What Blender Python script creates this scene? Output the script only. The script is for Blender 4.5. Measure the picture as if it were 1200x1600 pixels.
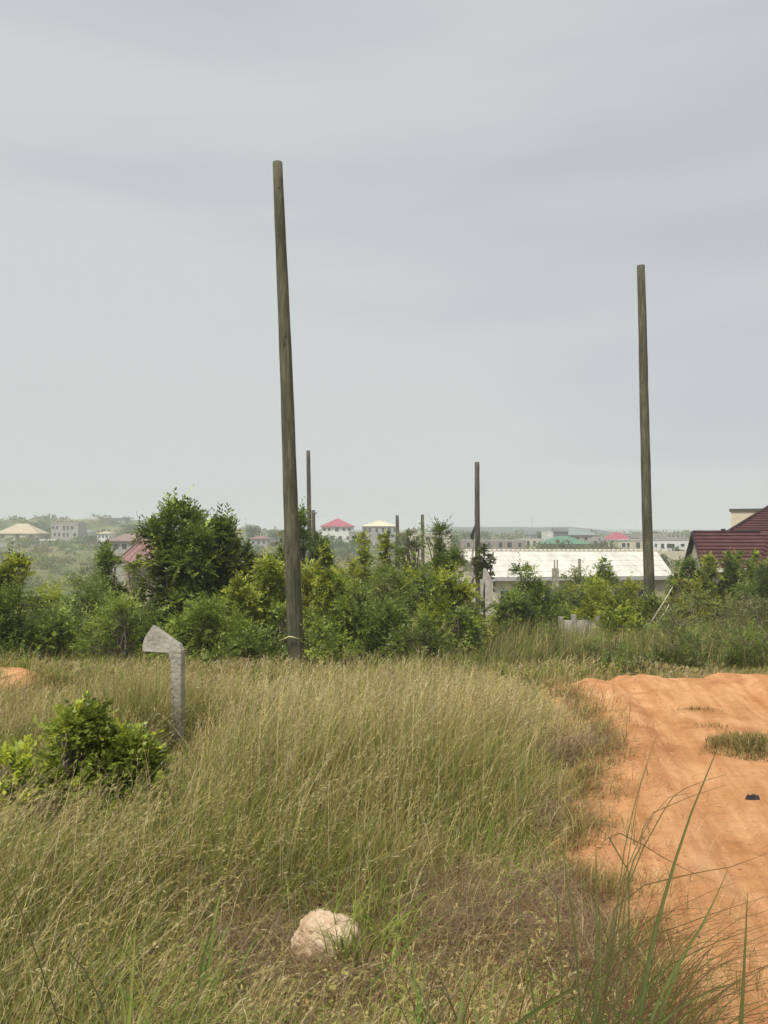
import bpy, math, random
import numpy as np
from mathutils import Vector, Matrix, Euler

for o in list(bpy.data.objects): bpy.data.objects.remove(o)
R = math.radians
SC = bpy.context.scene
COL = SC.collection
FPX = 1200.0                       # focal length in photo pixels (photo 1200 x 1600)
PITCH = math.atan(30/FPX)
EYE = Vector((0, 0, 1.6))

# ------------------------------------------------------------------ camera
cam = bpy.data.cameras.new('camera'); camo = bpy.data.objects.new('camera', cam); COL.objects.link(camo)
cam.sensor_fit = 'HORIZONTAL'; cam.sensor_width = 36; cam.lens = 36*FPX/1200
cam.clip_start = 0.05; cam.clip_end = 30000
camo.location = EYE; camo.rotation_euler = (math.pi/2 + PITCH, 0, 0)
SC.camera = camo
SC.cycles.volume_bounces = 2

# ------------------------------------------------------------------ light
SUN_EL, SUN_AZ = 58, 215            # azimuth measured clockwise from +Y (north)
SC.view_settings.view_transform = 'Standard'; SC.view_settings.look = 'None'
SC.view_settings.exposure = 0.30; SC.view_settings.gamma = 1
W = bpy.data.worlds.new("World"); SC.world = W; W.use_nodes = True
nt = W.node_tree; nt.nodes.clear()
def N(nt, t, **kw):
    n = nt.nodes.new(t)
    for k, v in kw.items(): setattr(n, k, v)
    return n
out = N(nt, 'ShaderNodeOutputWorld'); bg = N(nt, 'ShaderNodeBackground')
sky = N(nt, 'ShaderNodeTexSky', sky_type='NISHITA', sun_disc=False)
sky.sun_elevation = R(SUN_EL); sky.sun_rotation = R(SUN_AZ); sky.air_density = 1.0; sky.dust_density = 3
tc = N(nt, 'ShaderNodeTexCoord')
mp = N(nt, 'ShaderNodeMapping'); mp.inputs['Scale'].default_value = (.8, .8, 4.2); mp.inputs['Location'].default_value = (5.3, 1.4, 1.75)
mp.inputs['Rotation'].default_value = (0, R(5), 0)
nt.links.new(tc.outputs['Generated'], mp.inputs[0])
n1 = N(nt, 'ShaderNodeTexNoise'); n1.inputs['Scale'].default_value = 1.1; n1.inputs['Detail'].default_value = 6; n1.inputs['Roughness'].default_value = 0.46
n1.inputs['Distortion'].default_value = 0.3
nt.links.new(mp.outputs[0], n1.inputs['Vector'])
cr = N(nt, 'ShaderNodeValToRGB')
CLOUD = 4.8
e = cr.color_ramp.elements
e[0].position = 0.39; e[0].color = (0.885, 0.93, 0.985, 1)
e[1].position = 0.61; e[1].color = (1.08, 1.125, 1.12, 1)
m_ = cr.color_ramp.elements.new(0.5); m_.color = (0.985, 1.025, 1.055, 1)
nt.links.new(n1.outputs['Fac'], cr.inputs[0])
sc_ = N(nt, 'ShaderNodeVectorMath', operation='SCALE'); sc_.inputs['Scale'].default_value = CLOUD
nt.links.new(cr.outputs[0], sc_.inputs[0])
mx = N(nt, 'ShaderNodeMix', data_type='RGBA'); mx.inputs[0].default_value = 0.95
nt.links.new(sky.outputs[0], mx.inputs[6]); nt.links.new(sc_.outputs[0], mx.inputs[7])
nt.links.new(mx.outputs[2], bg.inputs[0]); bg.inputs[1].default_value = 0.10
nt.links.new(bg.outputs[0], out.inputs[0])
sl = bpy.data.lights.new('sun', 'SUN'); sl.energy = 3.3; sl.angle = R(12); sl.color = (1.0, 0.95, 0.87)
so = bpy.data.objects.new('sun', sl); COL.objects.link(so)
az, el = R(SUN_AZ), R(SUN_EL)
sd = Vector((math.sin(az)*math.cos(el), math.cos(az)*math.cos(el), math.sin(el)))
so.rotation_euler = sd.to_track_quat('Z', 'Y').to_euler(); so.location = (-20, -20, 60)

# ------------------------------------------------------------------ terrain maths (z relative to the world; eye is at 1.6)
rng = np.random.default_rng(7)
YS = [-4000, -50, 0, 12, 16, 22, 40, 60, 100, 150, 200, 300, 420, 700, 9000]
ZL = [-3, -1.0, -1.6, -2.2, -2.75, -3.6, -5.6, -7.4, -9.6, -10.0, -8.0, -4.6, 0.0, -3.0, -3.0]
ZC = [-3, -1.0, -1.6, -2.2, -2.75, -3.5, -5.4, -7.2, -9.2, -9.2, -7.4, -4.8, -3.0, -3.0, -3.0]
ZR = [-3, -1.0, -1.6, -2.2, -2.6, -3.1, -5.0, -6.8, -7.6, -5.6, -4.4, -4.2, -3.6, -3.0, -3.0]
def sstep(t): t = np.clip(t, 0, 1); return t*t*(3-2*t)
def vnoise(x, y, s=1.0, seed=0):
    """smooth value noise"""
    x = np.asarray(x, float)*s + seed*17.13; y = np.asarray(y, float)*s + seed*7.77
    xi = np.floor(x); yi = np.floor(y); xf = sstep(x-xi); yf = sstep(y-yi)
    def h(a, b):
        v = np.sin(a*127.1 + b*311.7 + seed*13.7)*43758.5453
        return v - np.floor(v)
    return (h(xi, yi)*(1-xf)+h(xi+1, yi)*xf)*(1-yf) + (h(xi, yi+1)*(1-xf)+h(xi+1, yi+1)*xf)*yf
def g(x, y):
    x = np.asarray(x, float); y = np.asarray(y, float)
    a = x/np.maximum(y, 20.0)
    zl = np.interp(y, YS, ZL); zc = np.interp(y, YS, ZC); zr = np.interp(y, YS, ZR)
    wl = sstep((-a-0.12)/0.16); wr = sstep((a-0.06)/0.14)
    z = zc*(1-wl-wr) + zl*wl + zr*wr
    # left ridge with its own rounded crest
    crest = 5.9*np.exp(-((y-440)/95)**2)*sstep((-a-0.10)/0.22)
    z = z + crest
    amp = np.interp(y, [0, 20, 100, 400], [0.035, 0.10, 0.5, 1.3])
    z = z + amp*(vnoise(x, y, 0.35, 1)-0.5) + amp*2*(vnoise(x, y, 0.06, 2)-0.5)*np.clip((y-15)/60, 0, 1)
    # low spoil mound at the left edge
    z = z + 0.28*np.exp(-(((x+5.0)/0.9)**2 + ((y-10.1)/0.7)**2))
    return z + 1.6
def ray(px, py):
    v = Vector(((px-600)/FPX, 1.0, -(py-800)/FPX))
    c, s = math.cos(PITCH), math.sin(PITCH)
    return Vector((v.x, v.y*c - v.z*s, v.y*s + v.z*c))
def P(px, py, d):
    v = ray(px, py); return EYE + v*(d/v.y)
def G(px, py):
    v = ray(px, py); t = 0.5
    while t < 600:
        p = EYE + v*t
        if p.z < float(g(p.x, p.y)): return p
        t += 0.01 if t < 30 else 0.3
    return EYE + v*600

# ------------------------------------------------------------------ materials
def mat(name, col=(.5, .5, .5), rough=0.8, spec=0.3):
    m = bpy.data.materials.new(name); m.use_nodes = True
    b = m.node_tree.nodes['Principled BSDF']
    b.inputs['Base Color'].default_value = (*col, 1); b.inputs['Roughness'].default_value = rough
    b.inputs['Specular IOR Level'].default_value = spec
    return m, m.node_tree, b
def noisy(name, c1, c2, scale=3.0, rough=0.85, detail=6, stretch=(1, 1, 1), bump=0.0, c3=None, coord='Object', lo=.35, hi=.65):
    m, t, b = mat(name, c1, rough)
    tc = N(t, 'ShaderNodeTexCoord'); mp = N(t, 'ShaderNodeMapping'); mp.inputs['Scale'].default_value = stretch
    t.links.new(tc.outputs[coord], mp.inputs[0])
    n = N(t, 'ShaderNodeTexNoise'); n.inputs['Scale'].default_value = scale; n.inputs['Detail'].default_value = detail; n.inputs['Roughness'].default_value = 0.62
    t.links.new(mp.outputs[0], n.inputs['Vector'])
    r = N(t, 'ShaderNodeValToRGB'); r.color_ramp.elements[0].position = lo; r.color_ramp.elements[1].position = hi
    r.color_ramp.elements[0].color = (*c1, 1); r.color_ramp.elements[1].color = (*c2, 1)
    if c3: e = r.color_ramp.elements.new((lo+hi)/2); e.color = (*c3, 1)
    t.links.new(n.outputs['Fac'], r.inputs[0]); t.links.new(r.outputs[0], b.inputs['Base Color'])
    if bump:
        bp = N(t, 'ShaderNodeBump'); bp.inputs['Strength'].default_value = bump; bp.inputs['Distance'].default_value = 0.05
        n2 = N(t, 'ShaderNodeTexNoise'); n2.inputs['Scale'].default_value = scale*6; n2.inputs['Detail'].default_value = 5
        t.links.new(mp.outputs[0], n2.inputs['Vector'])
        t.links.new(n2.outputs['Fac'], bp.inputs['Height']); t.links.new(bp.outputs[0], b.inputs['Normal'])
    return m
def leafmat(name, transl=0.3, rough=0.5, spec=0.25):
    m, t, b = mat(name, rough=rough, spec=spec)
    a = N(t, 'ShaderNodeVertexColor'); a.layer_name = 'col'
    t.links.new(a.outputs[0], b.inputs['Base Color'])
    tr = N(t, 'ShaderNodeBsdfTranslucent'); t.links.new(a.outputs[0], tr.inputs[0])
    mxs = N(t, 'ShaderNodeMixShader'); mxs.inputs[0].default_value = transl
    o = t.nodes['Material Output']
    t.links.new(b.outputs[0], mxs.inputs[1]); t.links.new(tr.outputs[0], mxs.inputs[2]); t.links.new(mxs.outputs[0], o.inputs[0])
    return m
M_LEAF = leafmat('leaf_green', 0.36, 0.42, 0.4)
M_GRASS = leafmat('grass_blade', 0.34, 0.6, 0.2)
M_BARK = noisy('bark', (.07, .055, .04), (.16, .13, .10), 8, 0.9)

# ------------------------------------------------------------------ object helpers
def tag(o, label=None, cat=None, group=None, kind=None):
    if label: o['label'] = label
    if cat: o['category'] = cat
    if group: o['group'] = group
    if kind: o['kind'] = kind
    return o
def empty(name, loc, rz=0, **kw):
    o = bpy.data.objects.new(name, None); COL.objects.link(o); o.location = loc; o.rotation_euler = (0, 0, rz)
    o.empty_display_size = 0.3
    return tag(o, **kw)
def mesh_obj(name, V, F, m, parent=None, col=None, smooth=False, loc=None):
    """V (n,3) array; F (k,4) or (k,3) array or list of tuples"""
    me = bpy.data.meshes.new(name)
    if isinstance(F, np.ndarray):
        V = np.ascontiguousarray(V, dtype=np.float32); k = F.shape[1]; n = F.shape[0]
        me.vertices.add(len(V)); me.vertices.foreach_set('co', V.ravel())
        me.loops.add(n*k); me.loops.foreach_set('vertex_index', F.astype(np.int32).ravel())
        me.polygons.add(n); me.polygons.foreach_set('loop_start', np.arange(0, n*k, k, dtype=np.int32))
        me.update(calc_edges=True)
    else:
        me.from_pydata([tuple(v) for v in V], [], [tuple(f) for f in F]); me.update()
    if col is not None:
        a = me.color_attributes.new('col', 'FLOAT_COLOR', 'POINT')
        c = np.ones((len(V), 4), np.float32); c[:, :3] = col; a.data.foreach_set('color', c.ravel())
    if smooth: me.polygons.foreach_set('use_smooth', np.ones(len(me.polygons), bool))
    me.materials.append(m)
    o = bpy.data.objects.new(name, me); COL.objects.link(o)
    if parent: o.parent = parent
    if loc is not None: o.location = loc
    return o
class MB:
    def __init__(s): s.V = []; s.F = []
    def poly(s, pts):
        b = len(s.V); s.V += [tuple(p) for p in pts]; s.F.append(tuple(range(b, b+len(pts)))); return s
    def box(s, x0, x1, y0, y1, z0, z1, M=None):
        b = len(s.V)
        pts = [(x, y, z) for z in (z0, z1) for (x, y) in ((x0, y0), (x1, y0), (x1, y1), (x0, y1))]
        if M is not None: pts = [tuple(M @ Vector(p)) for p in pts]
        s.V += pts
        s.F += [tuple(b+i for i in f) for f in ((0, 3, 2, 1), (4, 5, 6, 7), (0, 1, 5, 4), (1, 2, 6, 5), (2, 3, 7, 6), (3, 0, 4, 7))]
        return s
    def tube(s, pts, rad, n=6, cap=True):
        pts = [Vector(p) for p in pts]; b0 = len(s.V)
        for i, p in enumerate(pts):
            d = (pts[min(i+1, len(pts)-1)] - pts[max(i-1, 0)]).normalized()
            u = d.orthogonal().normalized() if abs(d.z) > .9 else d.cross(Vector((0, 0, 1))).normalized()
            if abs(d.z) > .9: u = (Vector((1, 0, 0)) - d*d.x).normalized()
            v = d.cross(u)
            r = rad[i] if hasattr(rad, '__len__') else rad
            for k in range(n):
                a = 2*math.pi*k/n; s.V.append(tuple(p + (u*math.cos(a)+v*math.sin(a))*r))
        for i in range(len(pts)-1):
            for k in range(n):
                a = b0+i*n+k; c = b0+i*n+(k+1) % n; s.F.append((a, c, c+n, a+n))
        if cap:
            s.F.append(tuple(b0+(len(pts)-1)*n+k for k in range(n))); s.F.append(tuple(b0+k for k in reversed(range(n))))
        return s
    def build(s, name, m, parent=None, smooth=False, loc=None): return mesh_obj(name, s.V, s.F, m, parent, smooth=smooth, loc=loc)
def unit(v): return v/np.maximum(np.linalg.norm(v, axis=-1, keepdims=True), 1e-9)

def kites(p, d, n, L, w, c, fold=0.15, bend=0.12):
    """leaflets: base p, direction d, side axis from n; -> V,F,C"""
    d = unit(d); s = unit(np.cross(d, n)); nn = np.cross(s, d)
    L = L[:, None]; w = w[:, None]
    a = p; b = p + d*L*0.42 + s*w*0.5 + nn*w*fold; t = p + d*L - nn*L*bend; e = p + d*L*0.42 - s*w*0.5 + nn*w*fold
    V = np.stack([a, b, t, e], 1).reshape(-1, 3)
    F = np.arange(len(V)).reshape(-1, 4)
    return V, F, np.repeat(c, 4, axis=0)
def blades(p, h, yaw, lean, w, cb, ct, seg=4, twist=None, head=None, droop=0.0):
    """grass blades, arrays of n. lean = horizontal reach / height"""
    n = len(p); t = np.linspace(0, 1, seg+1)[None, :, None]
    dirv = np.stack([np.cos(yaw), np.sin(yaw), np.zeros(n)], 1)[:, None, :]
    H = h[:, None, None]; Ln = lean[:, None, None]
    up = np.array([0, 0, 1.0])[None, None, :]
    zt = t - 0.28*Ln*t**2 - droop*t**3
    c = p[:, None, :] + up*H*zt + dirv*H*Ln*t**1.8
    tw = yaw + math.pi/2 if twist is None else twist
    side = np.stack([np.cos(tw), np.sin(tw), np.zeros(n)], 1)[:, None, :]
    prof = (1-t**1.6)*0.92 + 0.08
    wid = w[:, None, None]*prof*0.5
    if head is not None:
        hp = np.where((t > 0.62) & (t < 0.97), 1.0, 0.0)
        wid = w[:, None, None]*0.5*np.where(head[:, None, None] > 0, (0.45*(1-0.4*t) + hp*head[:, None, None]), prof)
    V = np.stack([c-side*wid, c+side*wid], 2).reshape(n, -1, 3)
    m = 2*(seg+1)
    q = np.array([[2*i, 2*i+1, 2*i+3, 2*i+2] for i in range(seg)])
    F = (np.arange(n)*m)[:, None, None] + q[None]
    tt = np.repeat(np.linspace(0, 1, seg+1), 2)[None, :, None]
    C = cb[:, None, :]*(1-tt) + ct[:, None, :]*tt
    return V.reshape(-1, 3), F.reshape(-1, 4), C.reshape(-1, 3)
def merge(parts):
    V = []; F = []; C = []; o = 0
    for v, f, c in parts:
        V.append(v); F.append(f+o); C.append(c); o += len(v)
    return np.concatenate(V), np.concatenate(F), np.concatenate(C)

# ------------------------------------------------------------------ ground sheet
def axis(lo, hi, c, fine, n):
    k = np.linspace(-1, 1, n)
    A = 9.0
    s = np.sinh(k*A)/math.sinh(A)
    s = np.where(k < 0, c + s*(c-lo), c + s*(hi-c))
    return s
gx = np.unique(np.concatenate([axis(-6000, 6000, 0, .1, 260), np.arange(-9, 11, 0.12)]))
gy = np.unique(np.concatenate([axis(-3000, 9000, 8, .1, 360), np.arange(-1, 20, 0.12), np.arange(20, 500, 4)]))
def grid(gx, gy, zf):
    X, Y = np.meshgrid(gx, gy); Z = zf(X, Y)
    V = np.stack([X, Y, Z], -1).reshape(-1, 3); nx = len(gx); ny = len(gy)
    i = np.arange(ny-1)[:, None]*nx + np.arange(nx-1)[None]
    F = np.stack([i, i+1, i+nx+1, i+nx], -1).reshape(-1, 4)
    return V, F
def ground_mat():
    m, t, b = mat('field_soil', rough=0.95, spec=0.1)
    geo = N(t, 'ShaderNodeNewGeometry')
    def noise(s, d=6, r=.6):
        n = N(t, 'ShaderNodeTexNoise'); n.inputs['Scale'].default_value = s; n.inputs['Detail'].default_value = d; n.inputs['Roughness'].default_value = r
        t.links.new(geo.outputs['Position'], n.inputs['Vector']); return n
    def ramp(src, els):
        r = N(t, 'ShaderNodeValToRGB'); r.color_ramp.elements[0].position = els[0][0]; r.color_ramp.elements[0].color = (*els[0][1], 1)
        r.color_ramp.elements[1].position = els[-1][0]; r.color_ramp.elements[1].color = (*els[-1][1], 1)
        for p, c in els[1:-1]: e = r.color_ramp.elements.new(p); e.color = (*c, 1)
        t.links.new(src, r.inputs[0]); return r
    near = ramp(noise(3.0, 10, .7).outputs['Fac'], [(.32, (.10, .085, .04)), (.5, (.21, .155, .075)), (.68, (.34, .22, .12))])
    far = ramp(noise(0.05, 9, .66).outputs['Fac'], [(.30, (.055, .075, .03)), (.45, (.11, .13, .05)), (.55, (.17, .17, .075)), (.70, (.26, .22, .12))])
    sx = N(t, 'ShaderNodeSeparateXYZ'); t.links.new(geo.outputs['Position'], sx.inputs[0])
    mr = N(t, 'ShaderNodeMapRange'); mr.inputs[1].default_value = 18; mr.inputs[2].default_value = 45
    t.links.new(sx.outputs[1], mr.inputs[0])
    mx = N(t, 'ShaderNodeMix', data_type='RGBA'); t.links.new(mr.outputs[0], mx.inputs[0])
    t.links.new(near.outputs[0], mx.inputs[6]); t.links.new(far.outputs[0], mx.inputs[7])
    t.links.new(mx.outputs[2], b.inputs['Base Color'])
    bp = N(t, 'ShaderNodeBump'); bp.inputs['Strength'].default_value = .6; bp.inputs['Distance'].default_value = .04
    t.links.new(noise(25, 6).outputs['Fac'], bp.inputs['Height']); t.links.new(bp.outputs[0], b.inputs['Normal'])
    return m
V, F = grid(gx, gy, g)
o = mesh_obj('ground', V, F, ground_mat(), smooth=True); tag(o, kind='structure')

# ------------------------------------------------------------------ laterite track
edge_px = [(838, 1079), (872, 1100), (912, 1145), (922, 1180), (896, 1235), (868, 1285), (885, 1340), (905, 1420), (945, 1520), (985, 1600)]
ew = [G(*p) for p in edge_px]
ey = [p.y for p in ew][::-1]; ex = [p.x for p in ew][::-1]
ey = [-6, 0] + ey; ex = [0.6, 0.75] + ex
far_px = [(825, 1082), (900, 1073), (950, 1066), (990, 1060), (1030, 1069), (1060, 1072), (1120, 1065), (1200, 1071)]
fw = [G(*p) for p in far_px]
fx = [p.x for p in fw] + [9, 14]; fy = [p.y for p in fw] + [fw[-1].y, fw[-1].y-0.5]
print('track far', [(round(a, 2), round(b, 2)) for a, b in zip(fx, fy)]); print('track edge', [(round(a, 2), round(b, 2)) for a, b in zip(ex, ey)])
def track_s(x, y):
    """signed distance-like: positive on the bare track"""
    s1 = x - np.interp(y, ey, ex); s2 = np.interp(x, fx, fy) - y; s3 = 12.5 - x
    s = np.minimum(np.minimum(s1, s2), s3)
    return s + 0.16*(vnoise(x, y, 3.1, 5)-.5) + 0.10*(vnoise(x, y, 8.3, 6)-.5)
cl_y = [-6, 0, 2.5, 5, 7.5, 9.5, 11.5]; cl_x = [2.2, 2.1, 2.15, 2.75, 3.35, 3.75, 3.75]
def track_z(x, y):
    s = track_s(x, y); z = g(x, y)
    lat = x - np.interp(y, cl_y, cl_x)
    lat = lat + 0.06*(vnoise(x*0+3, y, .8, 8)-.5)
    rut = -0.045*np.exp(-((np.abs(lat)-0.62)/0.16)**2) + 0.022*np.exp(-((np.abs(lat)-0.92)/0.12)**2)
    rut = rut + -0.02*np.exp(-((np.abs(lat-2.6)-0.6)/0.2)**2)
    mound = 0.16*np.exp(-(((x-5.2)/1.5)**2+((y-9.6)/1.1)**2))
    e_ = sstep((.75-np.abs(s-.05))/.6)
    crumb = (0.04*(vnoise(x, y, 6, 9)-.5) + .03*(vnoise(x, y, 14, 13)-.5))*e_ + 0.018*(vnoise(x, y*.4, 1.3, 10)-.5) + 0.007*(vnoise(x, y, 19, 11)-.5)
    fine = -.018*np.exp(-((np.abs(lat)-.52)/.03)**2) - .018*np.exp(-((np.abs(lat)-.70)/.03)**2) - .014*np.exp(-((lat-.18)/.04)**2) + .009*np.sin(y*38)*np.exp(-((np.abs(lat)-.61)/.08)**2)*(vnoise(x*0, y, .9, 17) > .35)
    crumb = crumb + fine
    off = np.where(s > 0, 0.03 + 0.07*sstep(s/.5), 0.03 + s*0.7)
    berm = 0.04*np.exp(-((s-0.10)/0.14)**2)
    return z + off + (rut + crumb + berm + mound)*sstep((s+0.05)/0.2)
def track_mat():
    m, t, b = mat('laterite', rough=0.95, spec=0.08)
    geo = N(t, 'ShaderNodeNewGeometry')
    def noise(s, d=8, r=.6, dist=0):
        n = N(t, 'ShaderNodeTexNoise'); n.inputs['Scale'].default_value = s; n.inputs['Detail'].default_value = d; n.inputs['Roughness'].default_value = r; n.inputs['Distortion'].default_value = dist
        t.links.new(geo.outputs['Position'], n.inputs['Vector']); return n
    r = N(t, 'ShaderNodeValToRGB'); E = r.color_ramp.elements
    E[0].position = .30; E[0].color = (.47, .215, .09, 1); E[1].position = .72; E[1].color = (.72, .42, .22, 1)
    k = E.new(.5); k.color = (.62, .325, .148, 1)
    n = noise(1.6, 9, .68, .4); t.links.new(n.outputs['Fac'], r.inputs[0])
    r2 = N(t, 'ShaderNodeValToRGB'); r2.color_ramp.elements[0].position = .28; r2.color_ramp.elements[0].color = (.62, .58, .55, 1)
    r2.color_ramp.elements[1].position = .46; r2.color_ramp.elements[1].color = (1, 1, 1, 1)
    n3 = noise(26, 5, .7); t.links.new(n3.outputs['Fac'], r2.inputs[0])
    mx = N(t, 'ShaderNodeMix', data_type='RGBA', blend_type='MULTIPLY'); mx.inputs[0].default_value = .55
    t.links.new(r.outputs[0], mx.inputs[6]); t.links.new(r2.outputs[0], mx.inputs[7]); t.links.new(mx.outputs[2], b.inputs['Base Color'])
    bp = N(t, 'ShaderNodeBump'); bp.inputs['Strength'].default_value = .9; bp.inputs['Distance'].default_value = .025
    n4 = noise(45, 6, .7)
    mpp = N(t, 'ShaderNodeMapping'); mpr = N(t, 'ShaderNodeMapping'); mpr.inputs['Rotation'].default_value = (0, 0, R(13)); t.links.new(geo.outputs['Position'], mpr.inputs[0]); mpp.inputs['Scale'].default_value = (1, .10, 1); t.links.new(mpr.outputs[0], mpp.inputs[0])
    wv = noise(9, 5, .6); t.links.new(mpp.outputs[0], wv.inputs['Vector'])
    r3 = N(t, 'ShaderNodeValToRGB'); r3.color_ramp.elements[0].position = .38; r3.color_ramp.elements[0].color = (.80, .72, .64, 1); r3.color_ramp.elements[1].position = .62; r3.color_ramp.elements[1].color = (1.12, 1.14, 1.18, 1)
    t.links.new(wv.outputs['Fac'], r3.inputs[0]); mx3 = N(t, 'ShaderNodeMix', data_type='RGBA', blend_type='MULTIPLY'); mx3.inputs[0].default_value = .8
    t.links.new(mx.outputs[2], mx3.inputs[6]); t.links.new(r3.outputs[0], mx3.inputs[7]); t.links.new(mx3.outputs[2], b.inputs['Base Color'])
    ad = N(t, 'ShaderNodeMath', operation='MULTIPLY_ADD'); ad.inputs[1].default_value = .45
    t.links.new(wv.outputs['Fac'], ad.inputs[0]); t.links.new(n4.outputs['Fac'], ad.inputs[2])
    t.links.new(ad.outputs[0], bp.inputs['Height']); t.links.new(bp.outputs[0], b.inputs['Normal'])
    return m
M_TRACK = track_mat()
tx = np.arange(0.2, 13.5, 0.035); ty = np.concatenate([np.arange(-6, 1, .12), np.arange(1, 13.2, 0.035)])
V, F = grid(tx, ty, track_z)
S = track_s(V[:, 0], V[:, 1]); keep = (S[F] > -0.25).any(1)
F = F[keep]; used, inv = np.unique(F, return_inverse=True)
o = mesh_obj('dirt_track', V[used], inv.reshape(-1, 4), M_TRACK, smooth=True); tag(o, kind='structure')

# bare soil on the spoil mound at the left edge
def mound_z(x, y):
    r = np.sqrt(((x+5.12)/0.6)**2 + ((y-9.8)/0.5)**2) + 0.5*(vnoise(x, y, 2.5, 3)-.5)
    return g(x, y) + np.where(r < 1, 0.035, 0.035-(r-1)*0.3) + 0.03*(vnoise(x, y, 6, 4)-.5)
V, F = grid(np.arange(-6.4, -3.6, .05), np.arange(8.6, 11, .05), mound_z)
tag(mesh_obj('bare_soil', V, F, M_TRACK, smooth=True), kind='structure')

# ------------------------------------------------------------------ grass (uncountable: stuff)
PAL = dict(green=(.175, .235, .040), lime=(.27, .335, .055), olive=(.335, .31, .095), straw=(.68, .54, .24), pale=(.78, .67, .38),
           rust=(.42, .235, .105), mauve=(.38, .275, .195), dark=(.06, .08, .028), blue=(.13, .19, .095))
PAL = {k: np.array(v) for k, v in PAL.items()}
ROCK = G(505, 1508); POST = G(276, 1180)
ISL = [(G(1184, 1190), .40, .46), (G(1092, 1125), .26, .12), (G(1112, 1152), .24, .14)]
def on_island(x, y):
    m = np.zeros_like(x)
    for c, a, b in ISL:
        m = np.maximum(m, 1-np.sqrt(((x-c.x)/a)**2+((y-c.y)/b)**2))
    return m
def scatter(n, y0, y1, power=1.0, half=0.60, pad=0.8):
    """density per m2 falling as 1/y^power over a wedge a little wider than the view"""
    out = []
    u = rng.random(n*2); q = 2-power
    y = (y0**q + u*(y1**q-y0**q))**(1/q) if abs(q) > 1e-3 else y0*(y1/y0)**u
    x = (rng.random(n*2)*2-1)*(half*y+pad)
    k = rng.random(n*2) < (half*y+pad)/(half*y+pad+0.0)
    return x[:n], y[:n]
def hfield(x, y):
    h = np.interp(y, [1, 2.3, 3.2, 4.5, 7, 9, 11, 13, 17], [.22, .30, .36, .46, .50, .42, .30, .22, .25])
    h = h*(0.50 + 1.0*vnoise(x, y, .9, 12))
    far = sstep((y-8.5)/2.5); h = h*(1-far*.55*(1-vnoise(x, y, .45, 14)**1.5*1.3))
    # low trampled ground round and before the stone
    dx = (x-ROCK.x); dy = (y-ROCK.y)
    near = np.exp(-((dx/.55)**2 + (np.where(dy < 0, dy/1.2, dy/.30))**2))
    h = h*(1-.52*near)
    ddx = (x-POST.x*y/POST.y); ddy = (POST.y-y)
    m = np.exp(-((ddx+.10)/.26)**2)*((ddy > -0.05) & (ddy < 2.1))
    h = h*(1-.72*m)
    mm = np.exp(-(((x+.42*y)/.75)**2))*((y > 7.2) & (y < 9.9))*((x < -3))
    h = h*(1-.4*mm)
    h = h*(1-.55*np.exp(-(((x/np.maximum(y, 1)+.40)/.11)**2))*((y > 3.7) & (y < 5.4)))
    s = -track_s(x, y)
    h = h*np.clip(.30+s*.75, .20, 1)
    return h
def grass_cols(x, y, n):
    """blade base and tip colours by patch"""
    v1 = vnoise(x, y, .55, 20); v2 = vnoise(x, y, 1.7, 21); a = x/y
    dry = np.clip(.45 + 1.15*(v1-.5) + .7*(v2-.5) + .55*a + .0*y - .38*sstep((y-9.2)/1.8) - .18*sstep((-x-.3)/1.)*sstep((4.5-y)/2), .04, .97)
    s = -track_s(x, y); dry = np.clip(dry + .35*np.exp(-np.maximum(s, 0)/.5), 0, .97)
    r = rng.random(n); k = rng.random(n)
    isdry = (r < dry)[:, None]
    gcol = np.where((k < .38)[:, None], PAL['green'], np.where((k < .55)[:, None], PAL['lime'], np.where((k < .9)[:, None], PAL['olive'], PAL['blue'])))
    dcol = np.where((k < .42)[:, None], PAL['straw'], np.where((k < .54)[:, None], PAL['pale'], np.where((k < .70)[:, None], PAL['rust'], np.where((k < .86)[:, None], PAL['olive']*1.1, PAL['mauve']))))
    c = np.where(isdry, dcol, gcol)
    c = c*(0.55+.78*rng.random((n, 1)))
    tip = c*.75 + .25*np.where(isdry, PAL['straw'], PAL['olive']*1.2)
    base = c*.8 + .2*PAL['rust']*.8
    return base, tip, isdry[:, 0]
def roots(x, y, dz=-.02): return np.stack([x, y, g(x, y)+dz], 1)
parts = []
def add_layer(n, y0, y1, seg, wfun, hmul=1.0, power=1.0, leanm=.55, keepf=None, cyl=0.0):
    x, y = scatter(n, y0, y1, power)
    k = (track_s(x, y) < -.02 + .16*rng.random(n)**2)
    k &= ((x-ROCK.x)**2 + (y-ROCK.y)**2) > .15**2
    k &= ((np.sqrt(((x+5.12)/0.58)**2 + ((y-9.8)/0.5)**2) > .95) | (rng.random(n) < .06))
    # clumping
    k &= rng.random(n) < (.15+.75*vnoise(x, y, 5.5, 30)+.6*vnoise(x, y, 1.1, 31))
    if keepf is not None: k &= keepf(x, y)
    x = x[k]; y = y[k]; m = len(x)
    cb, ct, dry = grass_cols(x, y, m)
    h = hfield(x, y)*(.45+.75*rng.random(m))*hmul*np.where(dry, 1.08, .95)
    # wind: stalks lean to the right and a little away
    yaw = .15 + 1.6*(vnoise(x, y, .8, 44)-.5) + rng.normal(0, .95, m); wild = rng.random(m) < .40
    yaw = np.where(wild, rng.random(m)*6.283, yaw)
    lean = np.clip(rng.gamma(3, leanm/3, m), .05, 1.6)
    w = wfun(y)*(.6+.8*rng.random(m))*np.where(dry, .8, 1.1)
    tw = yaw + math.pi/2 + rng.normal(0, .7, m)
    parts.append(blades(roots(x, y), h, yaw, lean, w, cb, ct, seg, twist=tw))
add_layer(44000, 1.3, 4.2, 5, lambda y: .0030+.0002*y, power=.6)
add_layer(80000, 3.8, 8.5, 4, lambda y: .0030+.0004*y, power=.8)
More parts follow.
